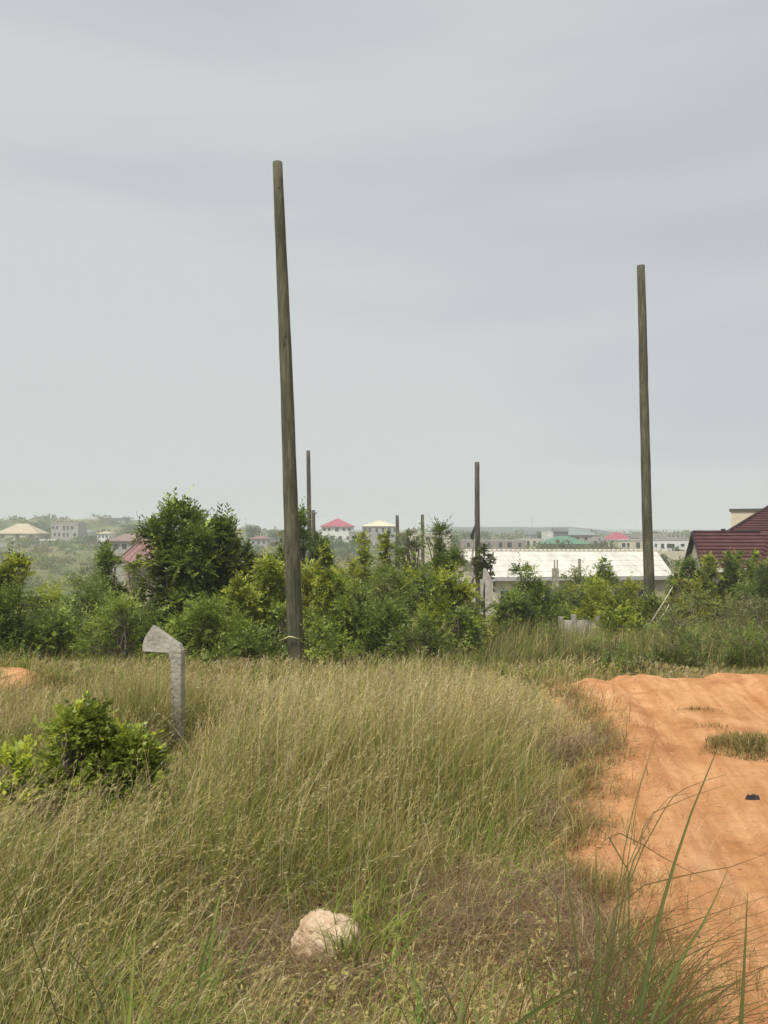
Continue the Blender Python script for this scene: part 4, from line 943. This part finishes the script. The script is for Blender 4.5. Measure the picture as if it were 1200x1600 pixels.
for lb, l_, r_, e_, t_, dd, wc, rc, kd in (('tiny pale house at the left edge of the skyline', -6, 12, 821, 817, 420, W_CREAM, R_GRY, 'hip'), ('small white house right of the grey unfinished one', 124, 141, 832, 828.5, 320, W_WHITE, R_GG, 'hip'),
    ('tiny grey house between the tan roof and the unfinished house', 62, 78, 829, 825.5, 350, W_GREY, R_SLB, 'flat'), ('pale low house right of the second dark-green tree', 396, 414, 831, 827.5, 330, W_CREAM, R_GRY, 'hip'),
    ('grey roofless house left of the thick pole near the skyline', 416, 436, 833, 832, 300, W_GREY, R_SLB, 'flat'), ('low rust-roofed house on the slope right of the second dark-green tree', 388, 420, 842, 838, 240, W_GREY, R_PNK, 'hip'),
    ('white low house on the slope below the boxy hilltop house', 150, 172, 834, 830.5, 300, W_WHITE, R_TAN, 'hip'), ('small pale house just right of the distant poles', 672, 690, 829, 826, 420, W_WHITE, R_GG, 'hip'), ('small dark-roofed house left of the green roofed village houses', 826, 845, 836, 832, 260, W_WHITE, R_GRY, 'hip')):
    house('hillside_house', lb, 'house', l_, r_, e_, t_, dd, 7, wc, rc, kind=kd, ov=.2 if kd == 'flat' else .4, wins=((.2, 1.1, .8, .9), (.5, 1.1, .8, .9), (.8, 1.1, .8, .9)))
# right-hand village
house('village_house', 'white two-storey house with a dark roof behind the green roof', 'house', 855, 885, 831, 829.5, 215, 8, W_WHITE, R_WH, kind='flat', ov=.05, wins=((.5, 1.1, .9, .8), (.78, 1.1, .7, .8), (.6, 2.6, .8, .6)))
house('roof_house', 'small dark pitched roof beside the white two-storey house', 'house', 866, 889, 830.5, 824.5, 213, 5, R_GRY, R_GRY, kind='gable', ov=.2)
house('village_house', 'house with a grey-green hipped roof and pinkish walls', 'house', 880, 935, 836.5, 825.5, 222, 9, W_PINK, R_GG, ridge=.4, wins=((.15, 1, .9, .9), (.4, 1, .9, .9), (.66, 1, .9, .9), (.85, 1.2, .9, 1)))
house('village_house', 'long bungalow with a bright green hipped roof', 'house', 847, 925, 850.5, 837.5, 190, 9, W_CREAM, R_GRN, ridge=.22, wins=((.08, .8, .9, .9), (.25, .8, .9, .9), (.42, .8, 1.1, .9), (.58, .8, .8, .9), (.72, .8, .9, 1), (.86, .8, .9, 1)))
house('village_house', 'grey-brown hipped roof right of the green roofed bungalow', 'house', 921, 960, 850, 838.5, 194, 8, W_GREY, sheet_mat('grey_brown_sheet', (.20, .185, .165)), ridge=.4, wins=((.25, .8, .9, .9), (.6, .8, .9, .9), (.85, .8, .9, .9)))
house('village_house', 'small house with a crimson roof left of the right-hand pole', 'house', 953, 987, 843, 832, 205, 7, W_PINK, R_RED, ridge=.3, wins=((.3, .8, .9, .9), (.7, .8, .9, .9)))
house('unfinished_building', 'cream unfinished building with dark openings behind the right-hand pole', 'building', 966, 1022, 845, 843, 175, 8, W_CREAM, R_SLB, kind='flat', ov=.1, wins=((.15, .95, .8, .9), (.28, .95, .5, .9), (.55, 1.0, .9, 1.3), (.72, 1.0, .7, 1.3)))
house('unfinished_building', 'pale unfinished building with a wide dark window, left of the maroon gable', 'building', 1020, 1078, 844, 842.5, 170, 8, W_WHITE, R_SLB, kind='flat', ov=.1, wins=((.08, 1.1, .5, .6), (.26, 1.3, .7, 1.0), (.48, 1.25, 1.7, .9), (.80, 1.1, .8, .6), (.3, 2.9, 1.0, .7), (.55, 2.9, 1.6, .7)))
root, w_, ze_, dep_ = house('unfinished_building', 'grey open upper storey with bare columns behind the pale unfinished building', 'building', 1000, 1072, 841, 840, 186, 8, W_GREY, R_SLB, kind='flat', ov=.1)
for i in range(11):
    x = -w_/2+.4+i*(w_-.8)/10; MB().box(x-.14, x+.14, -dep_/2, -dep_/2+.28, ze_+.15, ze_+1.25).build('column', W_GREY, root)
MB().box(-w_/2+.1, w_*.12, -dep_/2+.6, dep_/2-.3, ze_+.15, ze_+1.1).build('inner_wall', W_GREY, root)
root, w_, ze_, dep_ = house('unfinished_building', 'grey flat building behind the small crimson roof', 'building', 976, 1003, 835, 834, 230, 8, W_GREY, R_SLB, kind='flat', ov=.1, wins=((.3, 1, 1, 1), (.7, 1, 1, 1)))
root, w_, ze_, dep_ = house('unfinished_building', 'long brown unfinished wall with column stubs behind the left of the white roof', 'building', 722, 822, 845, 844.4, 185, 7, noisy('brown_block', (.25, .20, .17), (.36, .30, .26), 1.5, .9), R_SLB, kind='flat', ov=.05,
      wins=((.1, 1, .9, 1.1), (.28, 1, 1.0, 1.3), (.42, 1, .8, 1.3), (.60, 1, 1.0, 1.3), (.74, 1, 1.2, 1.3), (.9, 1, .8, 1.1)))
for i in range(14):
    x = -w_/2+.3+i*(w_-.6)/13; MB().box(x-.12, x+.12, -dep_/2+.1, -dep_/2+.34, ze_+.1, ze_+.1+(.5+.35*math.sin(i*2.3))).build('column', W_GREY, root)
house('unfinished_building', 'small cream roofless building left of the green roof', 'building', 812, 850, 842, 841.4, 200, 6, W_CREAM, R_SLB, kind='flat', ov=.05, wins=((.15, 1.2, .7, 1.4), (.35, 1.2, .7, 1.4), (.6, 1.2, .7, 1.4), (.85, 1.2, .7, 1.4)))
# low boundary walls behind the white roof
for (a_, b_, y_, d_, lb) in ((720, 1075, 861, 140, 'long pale boundary wall running behind the white roof'), (0, 80, 849, 262, 'low pale garden wall below the tan-roofed house'), (88, 150, 842.5, 285, 'low grey garden wall below the unfinished two-storey house')):
    A = P(a_, y_, d_); Bq = P(b_, y_, d_); gz = min(float(g(A.x, d_)), float(g(Bq.x, d_))); H = max(A.z-gz, .8); z0 = A.z-H
    tag(MB().box(0, Bq.x-A.x, -.1, .1, -1, H).build('boundary_wall', W_GREY if d_ > 200 else W_CREAM, loc=(A.x, d_, z0)), lb, 'wall', 'boundary walls')
for px_, top_, d_, lb in ((831.5, 808, 420, 'thin lattice mast above the cream roofless building'), (384, 808, 380, 'thin mast above the second dark-green tree'), (72, 806, 430, 'thin mast on the left skyline')):
    p = P(px_, top_, d_); gz = float(g(p.x, p.y)); H = p.z-gz; root = empty('mast', (p.x, p.y, gz), label=lb, cat='mast', group='thin masts on the skyline')
    mb = MB(); mb.tube([(0, 0, -1), (0, 0, H)], [.14, .07], 5); mb.tube([(-.5, 0, H-.8), (.5, 0, H-.8)], .05, 4); mb.build('shaft', mat('galvanised', (.3, .31, .32), .5)[0], root)

# big shed with the white roof (gable, its ends slanting back to the left)
def wp(px, py, d): return P(px, py, d)
d_n, d_f = 55.0, 61.0
A0 = wp(764, 903, d_n); B0 = wp(1054, 901, d_n+1.0); A1 = wp(712, 862, d_f+.5); B1 = wp(1026, 862, d_f+1.5)
gz = float(g((A0.x+B0.x)/2, d_n))-.5
root = empty('white_roofed_shed', ((A0.x+B0.x)/2, d_n+4, gz), label='long building with a big cream-white sheet roof at the right of centre', cat='building')
O = Vector(root.location)
q = [Vector(v)-O for v in (A0, B0, B1, A1)]
# far slope mirrors the near one
def mirror(e, r): return Vector((2*r.x-e.x, 2*r.y-e.y, e.z))
qf = [mirror(q[0], q[3]), mirror(q[1], q[2])]
def cream_roof_mat():
    m = noisy('white_sheet_roof', (.48, .46, .39), (.68, .66, .59), 1.1, .45, 8, stretch=(1.5, .22, 1), bump=0, lo=.28, hi=.55)
    return m
M_WR = cream_roof_mat()
mb = MB(); nc = 5; th = .06
def lerp(a, b, t): return a*(1-t)+b*t
for (e0, e1, r0, r1) in ((q[0], q[1], q[3], q[2]), (qf[1], qf[0], q[2], q[3])):
    for i in range(nc):                                    # overlapping sheet courses
        t0 = i/nc; t1 = (i+1)/nc+.012 if i < nc-1 else 1
        a = lerp(e0, r0, t0)+Vector((0, 0, .055)); b = lerp(e1, r1, t0)+Vector((0, 0, .055)); c = lerp(e1, r1, t1)+Vector((0, 0, .03)); d = lerp(e0, r0, t1)+Vector((0, 0, .03))
        if i == nc-1: c.z += 0.0; d.z += 0.0
        mb.poly([a, b, c, d]); dn = Vector((0, 0, -.02)); mb.poly([a+dn, d+dn, c+dn, b+dn]); mb.poly([a, a+dn, b+dn, b]); mb.poly([a, d, d+dn, a+dn]); mb.poly([b, b+dn, c+dn, c])
rf = mb.build('roof', M_WR, root)
r0, r1 = q[3]+Vector((0, 0, .10)), q[2]+Vector((0, 0, .10))
mb = MB(); L_ = (r1-r0).length; nn = 44
for i in range(nn): mb.tube([lerp(r0, r1, (i+.08)/nn), lerp(r0, r1, (i+.92)/nn)], .10, 7)
mb.build('ridge_tiles', noisy('ridge_cement', (.50, .46, .38), (.68, .63, .54), 6, .8), rf, smooth=True)
mb = MB(); M_FAS = mat('fascia_grey', (.42, .42, .42), .6)[0]
dn = Vector((0, 0, -.22)); up_ = Vector((0, 0, .02)); off = Vector((0, -.03, 0))
mb.poly([q[0]+up_+off, q[0]+dn+off, q[1]+dn+off, q[1]+up_+off]); mb.poly([q[0]+up_, q[1]+up_, q[1]+dn, q[0]+dn]); mb.poly([q[0]+dn+off, q[0]+dn, q[1]+dn, q[1]+dn+off])
mb.build('fascia', M_FAS, root)
# walls inset under the eaves
ins = .07
ea, eb, fb, fa = q[0], q[1], qf[1], qf[0]
cen = (ea+eb+fb+fa)/4
def inset(v): w = lerp(v, cen, ins); w.z = v.z-.15; return w
ws = [inset(v) for v in (ea, eb, fb, fa)]; mb = MB()
zb = Vector((0, 0, -1))
for i in range(4):
    a, b = ws[i], ws[(i+1) % 4]; mb.poly([(a.x, a.y, -1), (b.x, b.y, -1), b, a])
ra = lerp(q[3], cen, ins); rb = lerp(q[2], cen, ins); ra.z = q[3].z-.1; rb.z = q[2].z-.1
mb.poly([ws[3], ws[0], ra]); mb.poly([ws[1], ws[2], rb])
wall = mb.build('wall', W_CREAM, root)
dv = (ws[1]-ws[0]); L_ = dv.length; ang = math.atan2(dv.y, dv.x)
for f in (.08, .2, .33, .47, .6, .74, .88):
    c = lerp(ws[0], ws[1], f); Mx = Matrix.Translation(c) @ Matrix.Rotation(ang, 4, 'Z')
    mb = MB(); mb.box(-.65, .65, -.05, .05, -2.0, -.75, Mx); wo = mb.build('window', FRM, root)
    mb = MB(); mb.box(-.58, -.03, -.075, .02, -1.93, -.82, Mx); mb.box(.03, .58, -.075, .02, -1.93, -.82, Mx); mb.build('pane_or_hole_shade', WIN, wo)

# maroon roofed house at the right edge
def maroon():
    m, t, b = mat('maroon_tiles', (.13, .022, .028), .5, .4)
    n = N(t, 'ShaderNodeTexNoise'); n.inputs['Scale'].default_value = 1.5; n.inputs['Detail'].default_value = 6
    r = N(t, 'ShaderNodeValToRGB'); r.color_ramp.elements[0].position = .3; r.color_ramp.elements[0].color = (.065, .020, .021, 1); r.color_ramp.elements[1].position = .7; r.color_ramp.elements[1].color = (.105, .034, .034, 1)
    tc = N(t, 'ShaderNodeTexCoord'); t.links.new(tc.outputs['Object'], n.inputs[0]); t.links.new(n.outputs['Fac'], r.inputs[0]); t.links.new(r.outputs[0], b.inputs['Base Color'])
    DKM = mat('dark_ridge', (.035, .012, .016), .5)[0]
    d = 46.0; O = P(1083, 832, d); gz = float(g(O.x+4, d))-.4
    root = empty('maroon_roofed_house', (O.x+6, d+4, gz), label='house with a dark maroon tiled roof and cream gable at the right edge', cat='house'); OO = Vector(root.location)
    L = lambda v: Vector(v)-OO
    def slope(mb, e0, e1, r0, r1, n):
        for i in range(n):
            t0 = i/n; t1 = (i+1)/n; nv = (e1-e0).cross(r0-e0).normalized()
            if nv.z < 0: nv = -nv
            a = lerp(e0, r0, t0)+nv*.07; b_ = lerp(e1, r1, t0)+nv*.07; c = lerp(e1, r1, t1)+nv*.005; d_ = lerp(e0, r0, t1)+nv*.005
            mb.poly([a, b_, c, d_]); mb.poly([a, lerp(e0, r0, t0)-nv*.02, lerp(e1, r1, t0)-nv*.02, b_])
    zr = O.z; ze = P(1100, 888, 43.6).z
    xr = O.x; yr = d
    # left wing: ridge along x
    en0 = Vector((xr-.35, yr-2.2, ze)); en1 = Vector((xr+15.7, yr-2.2, ze)); r0 = Vector((xr, yr, zr)); r1 = Vector((xr+16, yr, zr))
    ef0 = Vector((xr+.35, yr+2.2, ze)); ef1 = Vector((xr+16.3, yr+2.2, ze))
    mb = MB(); slope(mb, L(en0), L(en1), L(r0), L(r1), 10); slope(mb, L(ef1), L(ef0), L(r1), L(r0), 10)
    # main body: higher hip behind
    my0 = yr+.6; my1 = yr+8.6; mx0 = P(1118, 845, my0).x; zc0 = P(1118, 845, my0).z; zm = P(1222, 779, yr+5).z; ym = yr+5.1; xm = P(1222, 779, ym).x
    c0 = Vector((mx0, my0, zc0)); c1 = Vector((mx0+3.7, my1, zc0)); c2 = Vector((mx0+20, my0, zc0)); c3 = Vector((mx0+23, my1, zc0)); m0 = Vector((xm, ym, zm)); m1 = Vector((xm+6, ym, zm))
    slope(mb, L(c0), L(c2), L(m0), L(m1), 18); slope(mb, L(c1), L(c0), L(m0), L(m0), 18); slope(mb, L(c3), L(c1), L(m1), L(m0), 18)
    # small projecting hip towards the viewer at the right
    h0 = Vector((xr+2.6, yr-3.6, ze-.1)); h1 = Vector((xr+12, yr-3.6, ze-.1)); ha = Vector((xr+5.6, yr+.3, P(1214, 812, yr).z))
    hb = Vector((xr+9, yr+.3, ha.z)); hk = Vector((xr+2.6, yr+.3, ze-.1))
    slope(mb, L(h0), L(h1), L(ha), L(hb), 14); slope(mb, L(hk), L(h0), L(ha), L(ha), 14)
    rf = mb.build('roof', m, root)
    mb = MB()
    for a, b_ in ((r0, Vector((xr+4, yr, zr))), (c0+Vector((.4, .3, .25)), m0), (m0, m1), (h0, ha)): mb.tube([L(a)+Vector((0, 0, .05)), L(b_)+Vector((0, 0, .05))], .075, 8)
    mb.build('ridge_cap', DKM, rf, smooth=True)
    mb = MB()
    for e in (en0, ef0): mb.tube([L(r0)+Vector((-.05, 0, .02)), L(e)+Vector((-.05, 0, .02))], .065, 8)
    mb.build('barge_board', DKM, rf, smooth=True)
    # gable wall and body walls
    mb = MB(); x0 = xr+.18
    g0 = Vector((x0-.28, yr-1.85, ze+.15)); g1 = Vector((x0+.28, yr+1.85, ze+.15)); gp = Vector((x0, yr, zr-.28))
    mb.poly([L(g1), L(g0), L(gp)]); z0 = gz-1
    mb.poly([L(Vector((g1.x, g1.y, z0))), L(Vector((g0.x, g0.y, z0))), L(g0), L(g1)])
    mb.poly([L(Vector((g0.x, g0.y, z0))), L(Vector((x0+14, g0.y, z0))), L(Vector((x0+14, g0.y, ze+.15))), L(g0)])
    mb.box(mx0+4.2-OO.x, mx0+19-OO.x, my0+.4-OO.y, my1-.5-OO.y, -1, zc0-.05-gz)
    mb.box(xr+3.2-OO.x, xr+11.5-OO.x, yr-3.1-OO.y, yr-2.2-OO.y, -1, ze-.12-gz)
    mb.build('wall', W_CREAM, root)
    mb = MB(); mb.box(en0.x-OO.x+.1, en0.x+2.6-OO.x, en0.y-OO.y-.05, en0.y-OO.y+.01, ze-.22-gz, ze-.01-gz); mb.box(h0.x-OO.x, h1.x-OO.x, h0.y-OO.y-.05, h0.y-OO.y+.01, ze-.34-gz, ze-.12-gz)
    mb.build('fascia', W_WHITE, root)
    for x in (1.2, ): window(root, xr+x-OO.x, yr-1.86-OO.y, ze-1.3-gz, 1.2, 1.1)
    for x in (5, 8): window(root, xr+x-OO.x, yr-3.11-OO.y, ze-1.4-gz, 1.4, 1.1)
    # small dark vent on the ridge
    pv = P(1130, 830, yr)
    MB().box(pv.x-.1-OO.x, pv.x+.1-OO.x, yr-.1-OO.y, yr+.1-OO.y, zr-.1-gz, zr+.22-gz).build('vent', DKM, rf)
    # upper cream block
    a = P(1142, 798, yr+9.8); MX = Matrix.Translation((a.x-OO.x, a.y-OO.y, 0)) @ Matrix.Rotation(R(-25), 4, 'Z'); mb = MB(); mb.box(0, 8, 0, 4, -1, a.z-gz, MX); mb.build('upper_wall', noisy('butter_render', (.58, .52, .36), (.68, .61, .44), 1.2, .85), root)
    MB().box(-.12, 8.1, -.12, 4.1, a.z-gz+.002, a.z-gz+.14, MX).build('coping', mat('coping_grey', (.10, .10, .11), .7)[0], root)
maroon()

# ------------------------------------------------------------------ valley scrub, far trees, far hills
def far_tree(label, px, top, wpx, d, cols=(DK, MG), seed=0, name='tree', group='trees on the far slopes', n=1500):
    r = np.random.default_rng(seed+500); c = P(px, top, d); gz = float(g(c.x, c.y)); H = max(c.z-gz, 2.0); gz = c.z-H; Wd = wpx/FPX*d
    root = empty(name, (c.x, c.y, gz), label=label, cat='tree', group=group)
    MB().tube([(0, 0, -.5), (.1, 0, H*.4), (0, .1, H*.75)], [.05*H, .04*H, .015*H], 7).build('trunk', M_BARK, root, smooth=True)
    nc = 14; cen = np.stack([(r.random(nc)-.5)*Wd*.75, (r.random(nc)-.5)*Wd*.6, H*(.42+.45*r.random(nc))], 1)
    ci = r.integers(0, nc, n); dr = unit(r.normal(0, 1, (n, 3))); p = cen[ci]+dr*Wd*.17*(.6+.5*r.random((n, 1)))
    p[:, 2] = np.minimum(p[:, 2], H)
    pal = np.array(cols)[r.integers(0, len(cols), n)]*(.7+.6*r.random((n, 1)))
    s = .035*Wd+.12
    V, F, C = kites(p, dr+r.normal(0, .7, (n, 3)), r.normal(0, 1, (n, 3)), s*(.7+.7*r.random(n)), s*.6*np.ones(n), pal)
    mesh_obj('crown', V, F, M_LEAF, root, col=C)
FT = [('round dark tree on the skyline right of the twin left trees', 393, 820, 32, 250), ('dark tree cluster on the left ridge above the tan roof', 22, 815, 40, 430), ('spreading dark tree on the left ridge', 52, 816, 34, 425),
      ('dark tree beside the grey unfinished house', 68, 826, 30, 330), ('dark bushy tree right of the unfinished house', 135, 838, 34, 280), ('tree below the boxy hilltop house', 160, 823, 40, 380), ('tree on the slope above the pinkish-grey roof', 205, 822, 46, 340),
      ('small tree left of the crimson pyramid roof', 432, 828, 26, 300), ('tree under the crimson pyramid roof', 520, 838, 40, 230), ('tree right of the crimson pyramid roof', 556, 838, 26, 240),
      ('dark tree between cream roof and umbrella sapling', 632, 838, 28, 230), ('tree left of the long brown unfinished wall', 712, 836, 30, 240), ('tree behind the brown unfinished wall', 734, 834, 30, 300), ('dark upright tree left of the white two-storey house', 846, 829, 16, 230),
      ('bushy tree right of the grey-brown roof', 962, 846, 22, 180), ('small tree by the pale unfinished building', 1056, 851, 12, 150), ('bushy tree below the pale unfinished building', 1030, 864, 30, 120)]
for i, (lb, px, tp, w, d) in enumerate(FT): far_tree(lb, px, tp, w, d, seed=i)
# scrub: one mass
def scrub():
    r = np.random.default_rng(99); pv = []
    N_ = 2600; d = 42*(470/42)**(r.random(N_)**.8); a = (r.random(N_)*2-1)*.62; x = a*d
    k = (vnoise(x, d, .045, 70)-.09*(x/d < -.12)*(d > 120))*.7+vnoise(x, d, .012, 71)*.6 + .1*r.random(N_) > .60
    k |= (d < 75) & (r.random(N_) < .6); k &= ~((d > 48) & (d < 75) & (x > 3) & (x < 32)); k &= ~((d > 40) & (d < 62) & (x > 15))
    x = x[k]; d = d[k]; n = len(x); z = g(x, d)
    for i in range(n):
        D = d[i]; s = r.uniform(.6, 1.7)*(1+D/280); m = int(np.interp(D, [42, 120, 450], [240, 110, 46]))
        dr = unit(r.normal(0, 1, (m, 3))); dr[:, 2] = np.abs(dr[:, 2]); p = dr*np.array([s, s, s*.72])*(.6+.45*r.random((m, 1)))+np.array([x[i], D, z[i]-.1])
        if D < 120: p[:, 0] += r.normal(0, s*.3, m)
        c = [DK, MG, OL*.7, MG, OL][r.integers(0, 5)]*r.uniform(.75, 1.3)*(.7+.6*r.random((m, 1)))
        L = s*np.interp(D, [42, 120, 450], [.13, .24, .42])
        pv.append(kites(p, dr+r.normal(0, .6, (m, 3)), r.normal(0, 1, (m, 3)), L*(.6+.8*r.random(m)), L*.5*np.ones(m), c))
    V, F, C = merge(pv); print('scrub verts', len(V))
    tag(mesh_obj('scrub', V, F, M_LEAF, col=C), 'low scrub covering the valley and its far slope', 'scrub', kind='stuff')
scrub()
# far hills: several rounded ridges with depth
def hill(y, x0, x1, zt, seed, name='far_hills'):
    xs = np.linspace(x0, x1, 160); ys = np.linspace(-260, 260, 14)
    X, Y = np.meshgrid(xs, ys); u = (X-x0)/(x1-x0); env = sstep(np.minimum(u/.18, (1-u)/.18))
    prof = zt*(.72+.28*vnoise(X, X*0, 7/(x1-x0), seed)+.06*vnoise(X, X*0, 60/(x1-x0), seed+1))
    Z = -4 + (prof+4)*env*np.cos(Y/260*math.pi/2)**.8
    V = np.stack([X, Y+y, Z+1.6], -1).reshape(-1, 3); nx, ny = len(xs), len(ys)
    i = np.arange(ny-1)[:, None]*nx+np.arange(nx-1)[None]; F = np.stack([i, i+1, i+nx+1, i+nx], -1).reshape(-1, 4)
    tag(mesh_obj(name, V, F, noisy('hill_green', (.022, .035, .028), (.05, .065, .04), .02, .95), smooth=True), kind='structure')
hill(950, 50, 250, 6.0, 81); hill(1100, 80, 300, 2.2, 84); hill(1900, -900, 1600, 4.5, 87)

# ------------------------------------------------------------------ haze
hz = MB().box(-6100, 6100, -3100, 9100, -14, 24).build('haze', bpy.data.materials.new('haze_air')); tag(hz, kind='stuff')
hm = hz.data.materials[0]; hm.use_nodes = True; t = hm.node_tree; t.nodes.clear(); oo = N(t, 'ShaderNodeOutputMaterial'); pv_ = N(t, 'ShaderNodeVolumePrincipled')
pv_.inputs['Color'].default_value = (.90, .94, .98, 1); pv_.inputs['Density'].default_value = .0010; pv_.inputs['Anisotropy'].default_value = .0
t.links.new(pv_.outputs[0], oo.inputs['Volume'])
